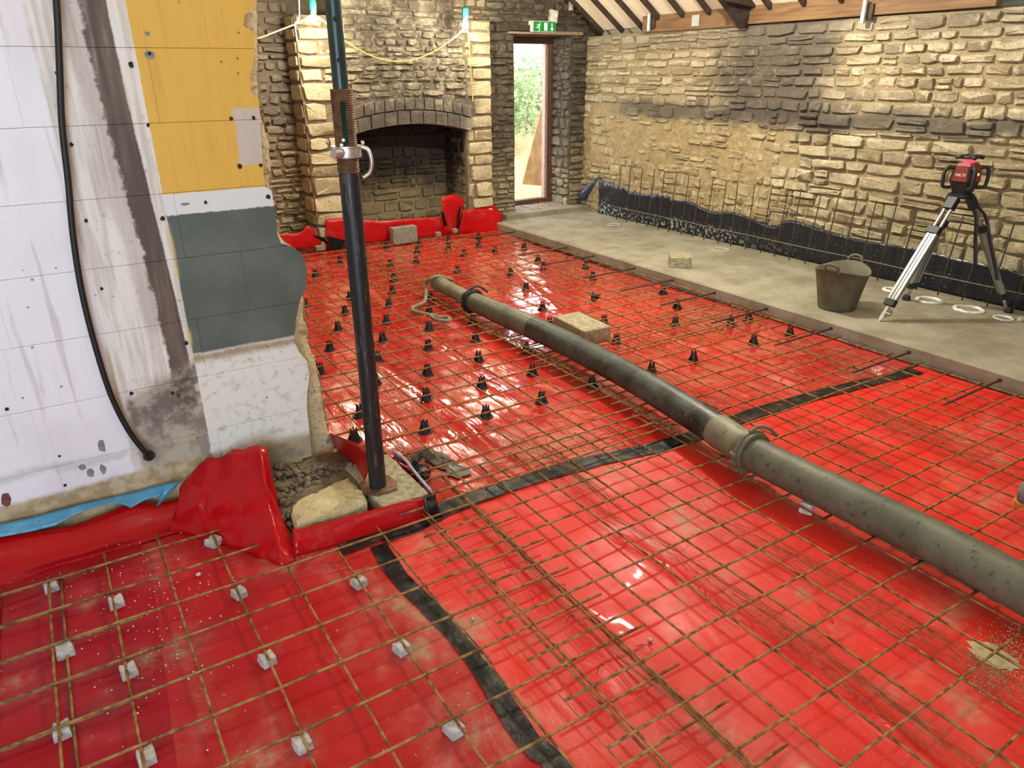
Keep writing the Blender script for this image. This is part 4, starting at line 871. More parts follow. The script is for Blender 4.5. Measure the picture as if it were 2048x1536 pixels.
# ------------------------------------------------------------------ adjustable steel prop
PB = Vector((1.005, 2.745, .094)); pr = empty('steel_prop', PB, 'dark adjustable steel prop standing upright in front of the broken wall end', 'prop')
tp_ = PY(672, 0, PB.y); dv = Vector((tp_.x-PB.x-.012, 0, tp_.z-PB.z)).normalized()
M_OT = Mt('black_paint_worn', .45); _s = M_OT.noise(70, 5, sc3=(1, 1, .10), rough=.75); M_OT.col(M_OT.mix(_s.st(.56, .66)*.8, (.011, .011, .012), (.17, .13, .07))); M_OT.bump(_s, .2, .003); M_OT = M_OT.m; M_IT = plain('dark_green_paint', (.012, .030, .026), .35, 0, .4, 8)
M_TH = plain('rusty_thread', (.16, .085, .045), .6, .5, .35, 40)
def zz(py): return (PY(700, py, PB.y).z-PB.z)
def pt(h): return dv*h
zt0, zt1, zn0, zn1 = zz(345), zz(180), zz(322), zz(284)
MB().prism([(-.085, -.03), (-.03, -.075), (.06, -.075), (.085, -.02), (.075, .06), (.0, .085), (-.07, .055)], 'z', 0, .008).build('base_plate', M_TH, pr)
MB().tube([pt(.006), pt(zt0)], .0385, 26).build('outer_tube', M_OT, pr, 'auto')
b = MB(); prof = []; k = 0; h = zt0
while h < zt1: prof += [(.0385, h), (.0415, h+.0028), (.0415, h+.0042), (.0385, h+.007)]; h += .0082
b.lathe([(.034, zt0)]+prof+[(.031, zt1)], 26, M=Vector((0, 0, 1)).rotation_difference(dv).to_matrix().to_4x4()); b.build('threaded_sleeve', M_TH, pr, 'auto')
cd = (CAMP-(PB+pt(zt1))); cd.z = 0; cd.normalize(); sd = Vector((-cd.y, cd.x, 0))
sc = pt(zz(245))+cd*.040+sd*-.0; b = MB(); b.box(sc, (.018, .014, zz(195)-zz(280)), 0, Matrix.Rotation(atan2(cd.y, cd.x)+pi/2, 4, 'Z')); b.build('slot', plain('slot_green', (.010, .030, .022), .85, 0, .2, 8, 0, spec=.1), pr)
MB().tube([pt(zt1-.3), pt(2.75)], .0285, 22).build('inner_tube', M_IT, pr, 'auto')
for py in (-60, 40, 121, 201-80+80):
    c = pt(zz(py))+cd*.0277+sd*.004; MB().lathe([(0, .002), (.0085, .002), (.0095, .0), (.0095, -.004)], 14, c, cd.to_track_quat('Z', 'Y').to_matrix().to_4x4()).build('pin_hole', M_HO, pr)
nz = (zn0+zn1)/2; col = MB().lathe([(.040, nz-.020), (.053, nz-.020), (.055, nz-.012), (.053, nz+.014), (.058, nz+.016), (.058, nz+.022), (.040, nz+.022)], 26, M=Vector((0, 0, 1)).rotation_difference(dv).to_matrix().to_4x4()).build('collar_nut', M_ST, pr, 'auto')
MB().lathe([(0, -.024), (.019, -.024), (.021, -.018), (.021, .018), (.019, .024), (0, .024)], 14, pt(nz)+cd*.045-sd*.030, (cd*.6-sd*.8).to_track_quat('Z', 'Y').to_matrix().to_4x4()).build('lug', M_ST, col, 'auto')
e = pt(nz); b = MB(); b.tube(catmull([e+sd*.052+cd*.02+Vector((0, 0, .018)), e+sd*.078+cd*.02+Vector((0, 0, .006)), e+sd*.088+cd*.02+Vector((0, 0, -.035)), e+sd*.078+cd*.015+Vector((0, 0, -.075)), e+sd*.050+cd*.01+Vector((0, 0, -.095))], 5), .0075, 9); b.build('handle', M_ST, col, True)
for s, h in ((-.008, .045), (-.016, .028), (.055, .030), (-.062, .035)): MB().lathe([(0, 0), (.008, 0), (.009, .003), (.006, .012), (0, .013)], 8, pt(nz+h)+cd*(.042 if abs(s) < .03 else .0)+sd*s, (cd if abs(s) < .03 else sd*(1 if s > 0 else -1)).to_track_quat('Z', 'Y').to_matrix().to_4x4()).build('pin_end', M_ST, col, 'auto')
# ------------------------------------------------------------------ black plastic bar spacers
def spacer_proto():
    t = empty('bar_spacer', (0, 0, 0), '', 'spacer', 'black plastic spacers under the mesh'); h = .066
    b = MB(); n = 12                                           # skirt with two arches cut into it
    for k in range(n):
        a0, a1 = 2*pi*k/n, 2*pi*(k+1)/n; arch_ = k in (1, 2, 7, 8); zl = .034 if arch_ else .006
        P_ = lambda a, z: (cos(a)*lerp(.036, .014, z/h), sin(a)*lerp(.036, .014, z/h), z)
        Q_ = lambda a, z: (cos(a)*lerp(.032, .010, z/h), sin(a)*lerp(.032, .010, z/h), z)
        b.add([P_(a0, zl), P_(a1, zl), P_(a1, h*.8), P_(a0, h*.8), Q_(a0, zl), Q_(a1, zl), Q_(a1, h*.8), Q_(a0, h*.8)], [(0, 1, 2, 3), (5, 4, 7, 6), (4, 5, 1, 0), (3, 2, 6, 7)]+[(1, 5, 6, 2), (4, 0, 3, 7)])
    b.build('skirt', M_BP, t)
    MB().lathe([(.030, 0), (.042, 0), (.043, .003), (.040, .007), (.031, .007), (.030, 0)], 16).build('base_ring', M_BP, t)
    b = MB()
    for k in range(4): a = pi/4+k*pi/2; b.box((.015*cos(a), .015*sin(a), h*.92), (.009, .007, .024), a)
    b.box((0, 0, h*.76), (.030, .030, .008)); b.build('crown', M_BP, t); return t
s1 = lambda a, c: (560+a*.3645, 440+c*.3645); s2 = lambda a, c: (1200+a*.4141, 440+c*.4141)
SPX = [s1(*q) for q in ((195, 312), (330, 243), (140, 478), (358, 520), (320, 610), (275, 718), (222, 842), (385, 438), (605, 262), (625, 340), (617, 405), (598, 480), (585, 568), (565, 668), (537, 778), (748, 240), (752, 188), (585, 166), (765, 152), (925, 168), (925, 130), (1010, 203), (1090, 150), (1180, 186), (1340, 165), (975, 292), (1265, 303), (1415, 228), (1443, 272), (1675, 268), (1715, 328), (1350, 393), (1440, 498), (1480, 588), (1778, 573), (1845, 678), (825, 440), (820, 515), (820, 618), (815, 710), (1060, 575), (1073, 668), (1090, 778), (1350, 728), (810, 852), (805, 998), (795, 1170), (1108, 922), (1130, 1085), (1385, 855), (1435, 1003), (440, 1080), (410, 1215), (525, 900), (470, 245), (1710, 918), (1090, 112))]+[s2(*q) for q in ((305, 360), (372, 428), (362, 512), (630, 512), (715, 492), (915, 560), (740, 602), (450, 682), (248, 738))]
SP = sorted(([PZ(*q, .002) for q in SPX]), key=lambda p: -p.y)
ORD = ['first', 'second', 'third', 'fourth', 'fifth', 'sixth', 'seventh', 'eighth', 'ninth', 'tenth', 'eleventh', 'twelfth', 'thirteenth', 'fourteenth', 'fifteenth', 'sixteenth']
ROWS = []
for p in SP:                                                   # rows parallel to the fireplace, counted from it
    if ROWS and len(ROWS[-1]) < 14 and ROWS[-1][0].y-p.y < .30: ROWS[-1].append(p)
    else: ROWS.append([p])
proto = spacer_proto(); first = True; r = random.Random(9)
for i, row in enumerate(ROWS):
    row.sort(key=lambda p: p.x)
    for j, p in enumerate(row):
        o = proto if first else copy_tree(proto); first = False
        o.location = (p.x, p.y, hf(p.x, p.y)+.0015); o.rotation_euler = (0, 0, r.uniform(-.5, .5)+pi/2+.5); o.scale = (1, 1, 1.0)
        w = 'only' if len(row) == 1 else ORD[j]+' from the left'
        o['label'] = f'black plastic bar spacer, {w} in the {ORD[i]} row out from the fireplace'
for i, (q, lab, rot) in enumerate((((1186, 597), 'toppled black plastic spacer on the glossy sheet behind the block', (1.3, .2, .4)), ((845, 948), 'black plastic spacer lying on its side right of the prop block', (1.35, .1, -.5)), ((822, 930), 'black plastic spacer lying half under the crumpled tape', (1.1, .5, 1.2)))):
    o = copy_tree(proto); p = PZ(*q, .03); o.location = (p.x, p.y, .043); o.rotation_euler = rot; o['label'] = lab
# ------------------------------------------------------------------ cast concrete spacers under the near sheets
c1 = lambda a, c: (a*.362, 980+c*.362); c2 = lambda a, c: (640+a*.362, 980+c*.362); c3 = lambda a, c: (1308+a*.362, 980+c*.362)
CS = [(c1(285, 540), 'far left, under paired bars nearest the wall', .1), (c1(645, 625), 'second in the row nearest the painted wall', .05), (c1(1180, 288), 'tilted, nearest the bunched red fold', .6), (c1(1322, 572), 'just in front of the tilted one', .3), (c1(360, 895), 'under paired bars, midway down the left edge', .05), (c1(712, 1005), 'second from the left in the middle row', .1), (c1(1478, 940), 'third from the left in the middle row', .15), (c1(345, 1335), 'under the paired bars at the lower left', .0), (c1(810, 1478), 'at the bottom edge, second from the left', .05), (c1(1672, 1405), 'at the bottom edge, third from the left', .1), (c2(215, 515), 'right behind the curved tape, nearest the footing box', .25), (c2(452, 875), 'left of the middle of the curved tape', .2), (c2(740, 1325), 'left of the curved tape near the bottom edge', .15), (c3(845, 108), 'white and clean, alone beside the grey pipe', .35)]
r = random.Random(3)
for q, lab, rz in CS:
    p = PZ(*q, .022); b = MB(); w, d, h = .047+r.uniform(-.004, .004), .050+r.uniform(-.005, .006), .033 if 'white' not in lab else .048
    rings = []
    for k, (s, z) in enumerate(((.92, 0), (1.04, .006), (1., .016), (.93, h), (.80, h+.003))):
        rings.append([Vector((x*s*w/2*(1+r.uniform(-.06, .06)), y*s*d/2*(1+r.uniform(-.06, .06)), z-(.006 if k > 2 and abs(x) < .3 else 0))) for x, y in ((-1, -1), (-.25, -1.02), (.25, -1.02), (1, -1), (1.05, 0), (1, 1), (.25, 1.02), (-.25, 1.02), (-1, 1), (-1.05, 0))])
    b.v = [tuple(v) for g in rings for v in g]; n = 10
    b.f = [(k*n+j, k*n+(j+1) % n, (k+1)*n+(j+1) % n, (k+1)*n+j) for k in range(4) for j in range(n)]+[tuple(range(n))[::-1], tuple(range(4*n, 5*n))]
    o = b.build('concrete_spacer', M_WP if 'white' in lab else M_SP, None, 'auto'); o.location = (p.x, p.y, hf(p.x, p.y)+.003); o.rotation_euler = (0, 0, rz); tag(o, ('small grey concrete bar spacer, ' if 'white' not in lab else 'small concrete bar spacer, ')+lab, 'spacer', 'concrete bar spacers')
# ------------------------------------------------------------------ crumbs, sand patch, offcuts
def crumbs(lab, m, n, box, s0, s1, seed, gauss=None, dz=.004):
    r = random.Random(seed); b = MB()
    for k in range(n):
        if gauss: a, c = r.gauss(box[0], gauss[0]), r.gauss(box[1], gauss[1])
        else: a, c = r.uniform(box[0], box[2]), r.uniform(box[1], box[3])
        p = PZ(a, c, .004)
        if p.x > 4.66: continue
        s = r.uniform(s0, s1); p.z = hf(p.x, p.y)+dz+s*.3
        vs = [p+Vector((cos(t*2.1+k)*s, sin(t*2.1+k)*s, -s*.4)) for t in range(3)]+[p+Vector((0, 0, s*.8))]; b.add(vs, [(0, 2, 1), (0, 1, 3), (1, 2, 3), (2, 0, 3)])
    return tag(b.build('crumbs', m, None, False, fix=False), lab, 'debris', None, 'stuff')
crumbs('white crumbs of mortar scattered on the crimson sheet', M_WP, 230, (300, 1190), .0015, .0045, 1, (95, 110), .009)
crumbs('tiny pale crumbs scattered over the near red sheet', M_SA, 500, (800, 1050, 2048, 1536), .0012, .003, 2)
crumbs('pale grains thickly strewn around the sand patch', M_SA, 1500, (1995, 1325), .0012, .0036, 3, (34, 34))
crumbs('tiny dark crumbs scattered over the rear wet sheet', M_DI, 260, (720, 720, 1300, 960), .0018, .005, 4)
r = random.Random(6); b = MB(); C0 = PZ(1985, 1315, 0); n = 22; rings = []
for s, z in ((1, .0015), (.75, .006), (.4, .010), (0.02, .012)): rings.append([(C0.x+s*(.058+.05*fbm(k*.9, 2, s))*cos(2*pi*k/n), C0.y+s*(.075+.05*fbm(k*.8, 5, s))*sin(2*pi*k/n), hf(C0.x, C0.y)+.003+z+.002*fbm(k, s*8)) for k in range(n+1)])
o = grid(rings, 'sand_patch', M_SA); tag(o, 'small patch of sand spilt on the red sheet at the right', 'sand')
for q, s, lab in (((398, 1152), .011, 'largest grey mortar crumb on the crimson sheet'), ((946, 1240), .008, 'small brown pebble beside the doubled bar'), ((1300, 1282), .010, 'grey pebble right of the wire bundle'), ((1555, 1298), .009, 'pebble on the bright sheet below the dusty mark')):
    p = PZ(*q, .01); b = MB(); clod(b, Vector((0, 0, 0)), s, r); o = b.build('pebble', M_SP, None, True); o.location = (p.x, p.y, hf(p.x, p.y)+s*.8+.004); tag(o, lab, 'pebble')
# ------------------------------------------------------------------ builders' tub on the slab
M_BU = plain('muddy_rubber', (.10, .088, .052), .7, 0, .3, 7, .4)
bc = PZ(1679, 612, SLT); bc = Vector((5.04, 3.26, SLT)); t = empty('rubber_tub', bc, 'muddy grey rubber tub with two handles standing on the slab', 'bucket', None, .2)
H, rb0, rb1 = .315, .135, .195
rows = []
for k, (rr0, z) in enumerate(((0, .008), (rb0*.9, .008), (rb0, .0), (rb0+.004, .012), (lerp(rb0, rb1, .35), H*.33), (lerp(rb0, rb1, .7), H*.67), (rb1, H-.012), (rb1+.009, H-.008), (rb1+.009, H), (rb1-.006, H), (lerp(rb0, rb1, .5)-.012, H*.45), (rb0-.012, .02), (0, .018))):
    n = 36; rows.append([(rr0*cos(2*pi*j/n)*(1+.05*(z/H)*cos(4*pi*j/n)), rr0*sin(2*pi*j/n), z-(.035*(z/H)**3*cos(4*pi*j/n+0*pi))*-.6) for j in range(n+1)])
grid(rows, 'tub_body', M_BU, t)
for sg in (-1, 1):
    b = MB(); b.tube(catmull([(sg*(rb1+.005), -.055, H-.01), (sg*(rb1+.02), -.045, H+.045), (sg*(rb1+.028), 0, H+.062), (sg*(rb1+.02), .045, H+.045), (sg*(rb1+.005), .055, H-.01)], 5), .0105, 8); b.build('handle', M_BU, t, True)
# ------------------------------------------------------------------ tripod with rotating laser level
hd = Vector((5.60, 2.80, 1.0)); t = empty('surveying_tripod', Vector((5.6, 2.8, SLT)), 'aluminium surveying tripod with black fittings on the slab', 'tripod'); T0 = Vector((5.6, 2.8, SLT))
feet = [PZ(1758, 643, SLT), PZ(1812, 600, SLT), PZ(2016, 625, SLT)]
MB().lathe([(0, 0), (.07, 0), (.085, .012), (.085, .028), (.07, .034), (0, .034)], 24, hd-T0-Vector((0, 0, .034))).build('head_plate', M_BP, t, 'auto')
for i, f in enumerate(feet):
    f = Vector(f); u = (f-hd); flat = Vector((u.x, u.y, 0)).normalized(); top = hd+flat*.065-Vector((0, 0, .03)); d = (f-top).normalized(); L = (f-top).length; s = d.cross(Vector((0, 0, 1))).normalized(); o_ = d.cross(s)
    A = lambda k, a=0., b_=0.: top+d*(L*k)+s*a+o_*b_-T0
    rot = Matrix((tuple(s), tuple(o_), tuple(d))).transposed().to_4x4()
    b = MB()
    for a in (-.024, .024): b.tube([A(.06, a), A(.30, a)], .0115, 12)
    leg = b.build('leg', M_AL, t, 'auto')
    b = MB(); 
    for a in (-.026, .026): b.box(A(.555, a), (.022, .030, L*.57), 0, rot)
    b.box(A(.555), (.0185, .026, L*.57), 0, rot); b.build('leg_rail', M_AL, leg)
    b = MB()
    for a in (-.0125, .0125): b.box(A(.555, a), (.0055, .0285, L*.568), 0, rot)
    b.build('rail_groove', M_BP, leg)
    MB().box(A(.26), (.082, .045, .055), 0, rot).build('clamp', M_BP, leg); MB().box(A(.255, .05), (.03, .02, .05), 0, rot).build('clamp_lever', M_BP, leg)
    MB().box(A(.045), (.075, .05, .09), 0, rot).build('hinge', M_BP, leg); MB().box(A(.845), (.078, .042, .05), 0, rot).build('lower_cap', M_BP, leg)
    if i == 0:
        MB().box(A(.905), (.022, .014, .09), 0, rot).build('shoe_bar', M_AL, leg); b = MB(); b.prism([(-.016, .0), (.016, .0), (.014, .05), (.002, .085), (-.002, .085), (-.014, .05)], 'y', -.004, .004); q = b.build('spike', M_AL, leg); q.matrix_local = Matrix.Translation(A(.925)) @ rot
        MB().box(A(.925, -.025), (.05, .012, .008), 0, rot).build('foot_step', M_AL, leg)
    else: MB().lathe([(0, 0), (.03, 0), (.032, .02), (.02, .045), (0, .05)], 14, f-T0).build('rubber_foot', M_BP, leg, 'auto'); MB().tube([A(.85), A(.985)], .013, 10).build('lower_tube', M_AL, leg, True)
for pts in (((1938, 402, .02), (1952, 430, -.02), (1951, 480, -.03), (1951, 535, -.03)), ((1942, 405, .02), (1970, 430, 0), (1980, 480, 0), (1992, 540, .02), (1995, 560, .02))):
    P = catmull([PX(a, c, 5.66+dx) for a, c, dx in pts], 5); rows = [[p+Vector((.0, -.014, 0))-T0 for p in P], [p+Vector((.0, .014, 0))-T0 for p in P]]; grid(rows, 'carry_strap', M_BP, t, True, .003)
lz = empty('laser_level', hd, 'red and black rotating laser level on top of the tripod', 'laser level', None, 0); ang = atan2(-hd.y, -hd.x)+pi/2-.42; lz.rotation_euler = (0, 0, ang)
M_RH = plain('red_housing', (.21, .024, .014), .45, 0, .1, 10, 0); M_GH = plain('charcoal_housing', (.014, .014, .015), .55, 0, .2, 40, .1)
def frust(name, m, z0, z1, a0, a1, par, c=.3):
    b = MB(); pr_ = lambda a: [(-a*(1-c), -a), (a*(1-c), -a), (a, -a*(1-c)), (a, a*(1-c)), (a*(1-c), a), (-a*(1-c), a), (-a, a*(1-c)), (-a, -a*(1-c))]
    b.v = [(x, y, z0) for x, y in pr_(a0)]+[(x, y, z1) for x, y in pr_(a1)]; b.f = [(k, (k+1) % 8, 8+(k+1) % 8, 8+k) for k in range(8)]+[tuple(range(8))[::-1], tuple(range(8, 16))]; return b.build(name, m, par)
frust('base_housing', M_GH, 0, .085, .052, .078, lz); frust('body', M_GH, .085, .190, .082, .070, lz)
frust('neck', M_RH, .190, .212, .066, .052, lz)
for k in range(4):
    b = MB(); b.v = [(-.048, -.0845, .088), (.048, -.0845, .088), (.040, -.0735, .188), (-.040, -.0735, .188), (-.048, -.078, .088), (.048, -.078, .088), (.040, -.067, .188), (-.040, -.067, .188)]; b.f = [(0, 1, 2, 3), (1, 5, 6, 2), (4, 0, 3, 7), (3, 2, 6, 7), (5, 4, 7, 6), (4, 5, 1, 0)]
    pnl = b.build('red_panel', M_RH, lz); pnl.rotation_euler = (0, 0, k*pi/2)
    if k == 0:
        tc = bpy.data.curves.new('lettering', 'FONT'); tc.body = 'HILTI'; tc.size = .027; tc.extrude = .0008; tc.align_x = 'CENTER'; tc.align_y = 'CENTER'; tc.materials.append(plain('white_print', (.8, .8, .78), .5, 0, 0, 10, 0)); to = bpy.data.objects.new('lettering', tc); COL.objects.link(to); to.parent = pnl; to.location = (0, -.0815, .130); to.rotation_euler = (pi/2-.11, 0, 0); to.scale = (1.15, 1, 1)
        bpy.context.view_layer.update(); tm = bpy.data.meshes.new_from_object(to.evaluated_get(bpy.context.evaluated_depsgraph_get())); t2 = bpy.data.objects.new('lettering', tm); COL.objects.link(t2); t2.parent = pnl; t2.location = to.location; t2.rotation_euler = to.rotation_euler; t2.scale = to.scale; bpy.data.objects.remove(to)
    if k == 1: 
        M_YE = Mt('green_led'); M_YE.set('Emission Color', (.6, .8, .1)); M_YE.set('Emission Strength', 1.2); MB().lathe([(0, 0), (.010, 0), (.010, .003), (0, .003)], 12, (0.005, -.079, .135), Matrix.Rotation(pi/2, 4, 'X')).build('status_lamp', M_YE.m, pnl)
M_LR = Mt('laser_window'); M_LR.col((.5, .01, .02)); M_LR.set('Emission Color', (1, .05, .10)); M_LR.set('Emission Strength', 2.2)
MB().lathe([(0, .205), (.036, .205), (.034, .236), (0, .236)], 20).build('laser_window', M_LR.m, lz, 'auto')
b = MB(); b.lathe([(0, .236), (.045, .236), (.052, .242), (.045, .258), (0, .262)], 20)
for k in range(4): a = k*pi/2+pi/4; b.tube([(0, 0, .248), (.06*cos(a), .06*sin(a), .252), (.092*cos(a), .092*sin(a), .243)], [.018, .015, .011], 8)
b.build('top_guard', M_GH, lz, True)
for a in (pi/4, 3*pi/4, 5*pi/4, 7*pi/4):
    c, s = cos(a), sin(a); b = MB(); b.tube(catmull([(.085*c, .085*s, .175), (.125*c, .125*s, .18), (.142*c, .142*s, .15), (.146*c, .146*s, .10), (.135*c, .135*s, .045), (.085*c, .085*s, .04)], 4), .0125, 9); b.build('handle', M_GH, lz, True)
# ------------------------------------------------------------------ pale rings on the slab
for i, (q, rr0, lab) in enumerate((((1228, 450), .075, 'flat greyish broken ring on the slab nearest the doorway'), ((1441, 500), .085, 'thin pale ring behind the block on the slab'), ((1783, 581), .06, 'pale ring half hidden behind the front tripod leg'), ((1858, 602), .085, 'thick white ring between the tripod legs'), ((1937, 620), .095, 'thick white ring in front of the right tripod foot'), ((2006, 637), .06, 'thin whitish ring at the right edge of the slab'))):
    p = PZ(*q, SLT); r = random.Random(i); n = 26; o = empty('plastic_ring', p, lab, 'ring', 'pale rings lying on the slab'); b = MB(); rows = []
    th = .010 if i in (1, 0, 5) else .016
    for k, (a, z) in enumerate(((-1, .001), (-1, .9), (-.3, 1.2), (.5, 1.), (1, .5), (1, .001), (-1, .001))): rows.append([((rr0+a*th)*cos(2*pi*j/n)*(1+.05*fbm(j*.5, i)), (rr0+a*th)*sin(2*pi*j/n)*(1+.05*fbm(j*.4, i+5)), z*th*(.8+.9*max(0, fbm(j*.7, i+3)))+.001) for j in range(n+1)])
    grid(rows, 'ring', M_WP if i > 1 else M_SP, o)
o = MB().prism([(-.02, -.015), (.025, -.02), (.03, .01), (0, .025), (-.025, .01)], 'z', 0, .022, .004).build('plaster_scrap', M_WP, None); o.location = PZ(2040, 641, SLT); tag(o, 'white angular scrap on the slab at the right edge', 'scrap')
# ------------------------------------------------------------------ festoon lights
fc = empty('festoon_cable', PY(800, 122, YB-.35), 'yellow festoon cable sagging across the chimney breast between two lamps', 'cable'); f0 = fc.location.copy()
L1, L2 = PY(628, 37, YB-.40), PY(931, 49, YB-.40)
def pth(pts, ys): return [PY(a, c, y)-f0 for (a, c), y in zip(pts, ys)]
ya, yb_ = L1.y, L2.y
b = MB(); b.tube(catmull(pth([(470, 84), (515, 77), (560, 60), (600, 44), (622, 30)], [ya-1.2, ya-.9, ya-.5, ya-.15, ya]), 6), .0075, 6)
b.tube(catmull(pth([(632, 32), (660, 52), (690, 82), (730, 106), (765, 119), (800, 123), (835, 117), (870, 102), (905, 78), (928, 58), (931, 42)], [ya]*4+[lerp(ya, yb_, .5)]*3+[yb_]*4), 6), .0075, 6)
b.tube(catmull(pth([(935, 58), (938, 90), (941, 130), (944, 170), (946, 204)], [yb_, yb_+.1, yb_+.2, yb_+.3, YB-.05]), 6), .006, 6); b.build('cable', M_YC, fc, True)
b = MB(); b.tube(catmull(pth([(596, -30), (598, 12), (598, 38), (590, 47), (592, 70), (594, 84)], [ya+.05]*6), 5), .006, 6); b.build('tie_cord', plain('white_cord', (.7, .68, .58), .7), fc, True)
for L_, lab in ((L1, 'lit festoon bulb left of the steel prop, at the chimney shoulder'), (L2, 'lit festoon bulb at the right end of the sagging cable')):
    o = empty('festoon_lamp', L_, lab, 'lamp', 'festoon lamps on the chimney breast')
    MB().lathe([(0, -.046), (.020, -.042), (.034, -.026), (.038, -.006), (.032, .018), (.020, .036), (.018, .050)], 18).build('bulb', M_EM, o, True)
    MB().lathe([(.019, .048), (.030, .050), (.030, .075), (.034, .095), (.034, .15), (.018, .17), (0, .172)], 18).build('holder', M_TE, o, 'auto')
    l = bpy.data.lights.new('bulb_light', 'POINT'); l.energy = 75; l.shadow_soft_size = .04; l.color = (1, .93, .74); lo = bpy.data.objects.new('bulb_light', l); COL.objects.link(lo); lo.location = L_+Vector((0, -.06, -.02)); lo['kind'] = 'helper'
# ------------------------------------------------------------------ exit sign and small boxes over the door
A, Bq = PY(1063, 41, YD-.09), PY(1112, 65, YD-.09); w, h = Bq.x-A.x, A.z-Bq.z; c0 = Vector(((A.x+Bq.x)/2, YD-.05, (A.z+Bq.z)/2)); sg = empty('exit_sign', c0, 'green emergency exit sign with running man and down arrow above the doorway', 'sign')
M_SG = Mt('sign_green', .4); M_SG.col((.005, .22, .035)); M_SG.set('Emission Color', (.005, .25, .04)); M_SG.set('Emission Strength', .18); M_SWH = Mt('sign_white', .4); M_SWH.col((.75, .85, .78)); M_SWH.set('Emission Color', (.7, .85, .75)); M_SWH.set('Emission Strength', .25)
MB().box((0, .0, 0), (w, .07, h)).build('housing', plain('sign_housing', (.55, .58, .52), .4), sg); pn = MB().box((.012, -.036, 0), (w-.04, .008, h-.016)).build('panel', M_SG.m, sg)
def pic(name, polys):
    b = MB()
    for p in polys: b.prism([((x-.5)*w, (.5-y)*h) for x, y in p], 'y', -.0425, -.0395)
    b.build(name, M_SWH.m, pn)
ln = lambda x0, y0, x1, y1, t=.022: [(x0-t*(y1-y0)*.6-0.0, y0+t*1.7*(x1-x0)), (x0+t*(y1-y0)*.6+.006, y0-t*1.7*(x1-x0)), (x1+t*(y1-y0)*.6+.006, y1-t*1.7*(x1-x0)), (x1-t*(y1-y0)*.6, y1+t*1.7*(x1-x0))]
seg_ = lambda x0, y0, x1, y1, t: (lambda dx, dy, L: [(x0-dy/L*t, y0+dx/L*t*2), (x0+dy/L*t, y0-dx/L*t*2), (x1+dy/L*t, y1-dx/L*t*2), (x1-dy/L*t, y1+dx/L*t*2)])(x1-x0, (y1-y0), max(1e-6, hypot(x1-x0, y1-y0)))
pic('running_man', [[(.345+.02*cos(k*pi/4), .17+.05*sin(k*pi/4)) for k in range(8)], seg_(.33, .28, .29, .52, .022), seg_(.29, .52, .32, .70, .016), seg_(.32, .68, .305, .90, .014), seg_(.28, .52, .22, .62, .014), seg_(.22, .62, .17, .60, .012), seg_(.33, .30, .375, .42, .011), seg_(.32, .30, .25, .34, .011), seg_(.25, .34, .225, .44, .011)])
pic('door_mark', [[(.515, .16), (.64, .16), (.64, .86), (.515, .86)]]); pic('arrow', [[(.815, .18), (.845, .18), (.845, .66), (.885, .60), (.885, .72), (.83, .90), (.775, .72), (.775, .60), (.815, .66)]])
for q, s, lab in (((1106, 33), (.11, .05, .14), 'small cream box on the wall above the exit sign'), ((1142, 9), (.05, .03, .13), 'small pale plate high on the dark gable wall')):
    p = PY(*q, YD-.03); o = MB().box((0, 0, 0), s).build('junction_box', plain('cream_box', (.50, .44, .34), .5), None); o.location = (p.x, YD-.03, p.z); o.rotation_euler = (0, .15 if s[0] > .1 else 0, 0); MB().box((0, -s[1]/2-.002, 0), (s[0]*.8, .006, s[2]*.8)).build('lid', M_WP, o); tag(o, lab, 'box')
# ------------------------------------------------------------------ black offcuts by the fireplace
o = empty('plastic_offcut', PY(672, 480, YB-.14), 'black plastic offcut with a spike, standing at the left foot of the fireplace', 'offcut'); f0 = o.location.copy()
g = [[(654, 473), (672, 476), (691, 481)], [(656, 485), (672, 487), (688, 489)], [(662, 497), (671, 499), (681, 500)]]
grid([[PY(a, c, YB-.14-.02*i)-f0 for a, c in r_] for i, r_ in enumerate(g)], 'panel', M_MB2, o, False, .006); grid([[PY(625, 470, YB-.12)-f0, PY(640, 473, YB-.13)-f0, PY(656, 484, YB-.15)-f0], [PY(625, 472, YB-.12)-f0, PY(640, 480, YB-.13)-f0, PY(657, 490, YB-.15)-f0]], 'spike', M_MB2, o, False, .005)
for pts, wd_, lab in ((((884, 424), (888, 438), (891, 452)), .035, 'short black strip hanging in front of the tall red fold'), (((920, 413), (917, 435), (917, 448), (912, 460)), .022, 'long black strip on the right of the tall red fold')):
    P = [PY(a, c, YB-.05) for a, c in pts]; tag(grid([[p+Vector((-wd_/2, 0, 0)) for p in P], [p+Vector((wd_/2, -.004, 0)) for p in P]], 'plastic_strip', M_MB2, None, True, .004), lab, 'strip')
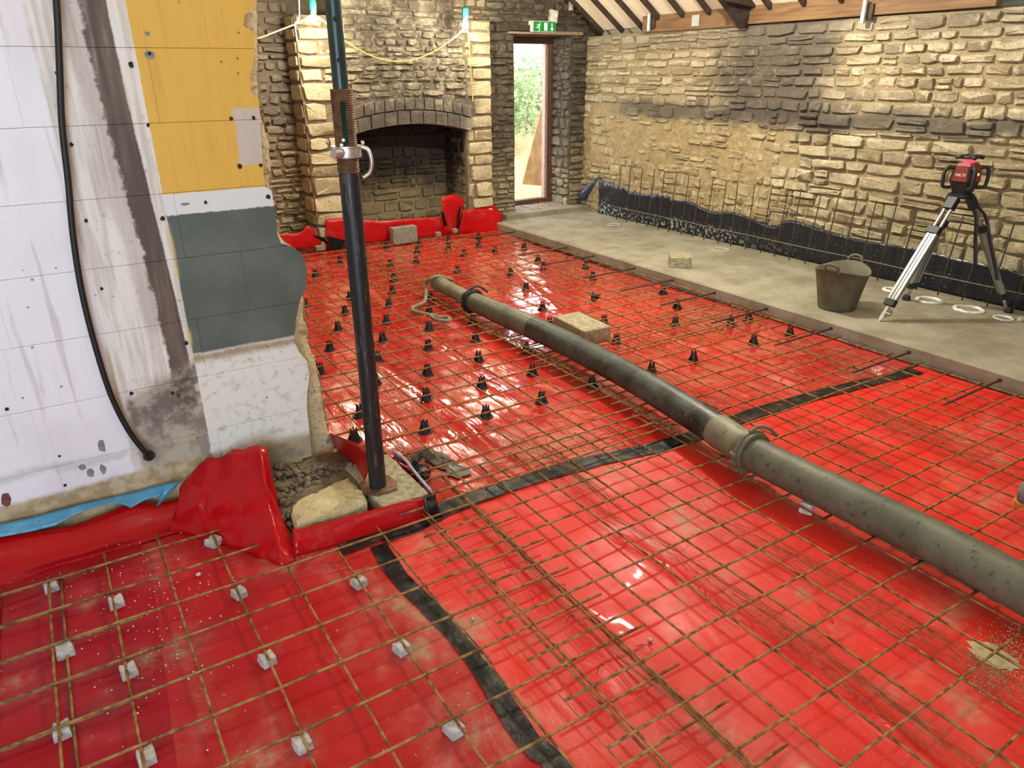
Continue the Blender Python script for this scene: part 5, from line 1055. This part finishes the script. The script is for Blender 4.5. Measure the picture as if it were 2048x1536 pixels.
for q, s, lab in (((640, 499), .10, 'brown brick piece on the mesh left of the black offcut'), ((900, 461), .06, 'small grey stone in front of the tall red fold'), ((876, 471), .06, 'small grey stone at the end of the long red fold')):
    p = PZ(*q, .08); p.y = min(p.y, YB-.14); p.z = .078; b = MB(); b.box((0, 0, .02), (s, s*.8, .045)); o = b.build('stone_piece', M_GB if 'grey' in lab else M_HM, None); o.location = p; tag(o, lab, 'stone')
# ------------------------------------------------------------------ the boot that reaches into the frame
bp = PZ(2026, 1008, .075); t = empty('work_boot', Vector((bp.x+.297*.58, bp.y-.297*.81, .068)), 'grey work boot with an orange sole at the right edge', 'boot', None, pi-.95)
def loft(name, secs, m, n=18):
    rows = [[(x+0, y0+ry*cos(2*pi*k/n), z0+rz*sin(2*pi*k/n)) if ax == 'x' else (x+rx_*cos(2*pi*k/n), y0+ry*sin(2*pi*k/n), z0) for k in range(n+1)] for ax, x, y0, z0, ry, rz, rx_ in secs]; return grid(rows, name, m, t)
M_BG = plain('grey_leather', (.16, .165, .14), .65, 0, .25, 14, .4); M_OS = plain('orange_sole', (.62, .20, .04), .6, 0, .35, 20, .4)
loft('upper', [('x', -.001, 0, .055, .001, .001, 0), ('x', .004, 0, .055, .03, .025, 0), ('x', .03, 0, .06, .046, .042, 0), ('x', .09, 0, .068, .050, .05, 0), ('x', .15, 0, .085, .044, .066, 0), ('x', .20, 0, .09, .040, .07, 0), ('x', .25, 0, .08, .038, .06, 0), ('x', .285, 0, .07, .03, .045, 0), ('x', .292, 0, .07, .001, .001, 0)], M_BG)
loft('shaft', [('z', .215, 0, .09, .042, 0, .062), ('z', .222, 0, .15, .046, 0, .060), ('z', .225, 0, .23, .055, 0, .066), ('z', .225, 0, .235, .050, 0, .060), ('z', .222, 0, .16, .040, 0, .052)], M_BG)
b = MB(); ol = [(0, 0), (.012, .032), (.05, .052), (.10, .054), (.16, .044), (.22, .042), (.28, .038), (.297, .015), (.297, -.015), (.28, -.038), (.22, -.042), (.16, -.044), (.10, -.054), (.05, -.052), (.012, -.032)]; b.prism(ol, 'z', 0, .028, .004); b.build('sole', M_OS, t); b = MB(); b.prism([(x*.6-.003, y*1.03) for x, y in ol if x < .12], 'z', .026, .05, .004); b.build('toe_guard', M_OS, t)
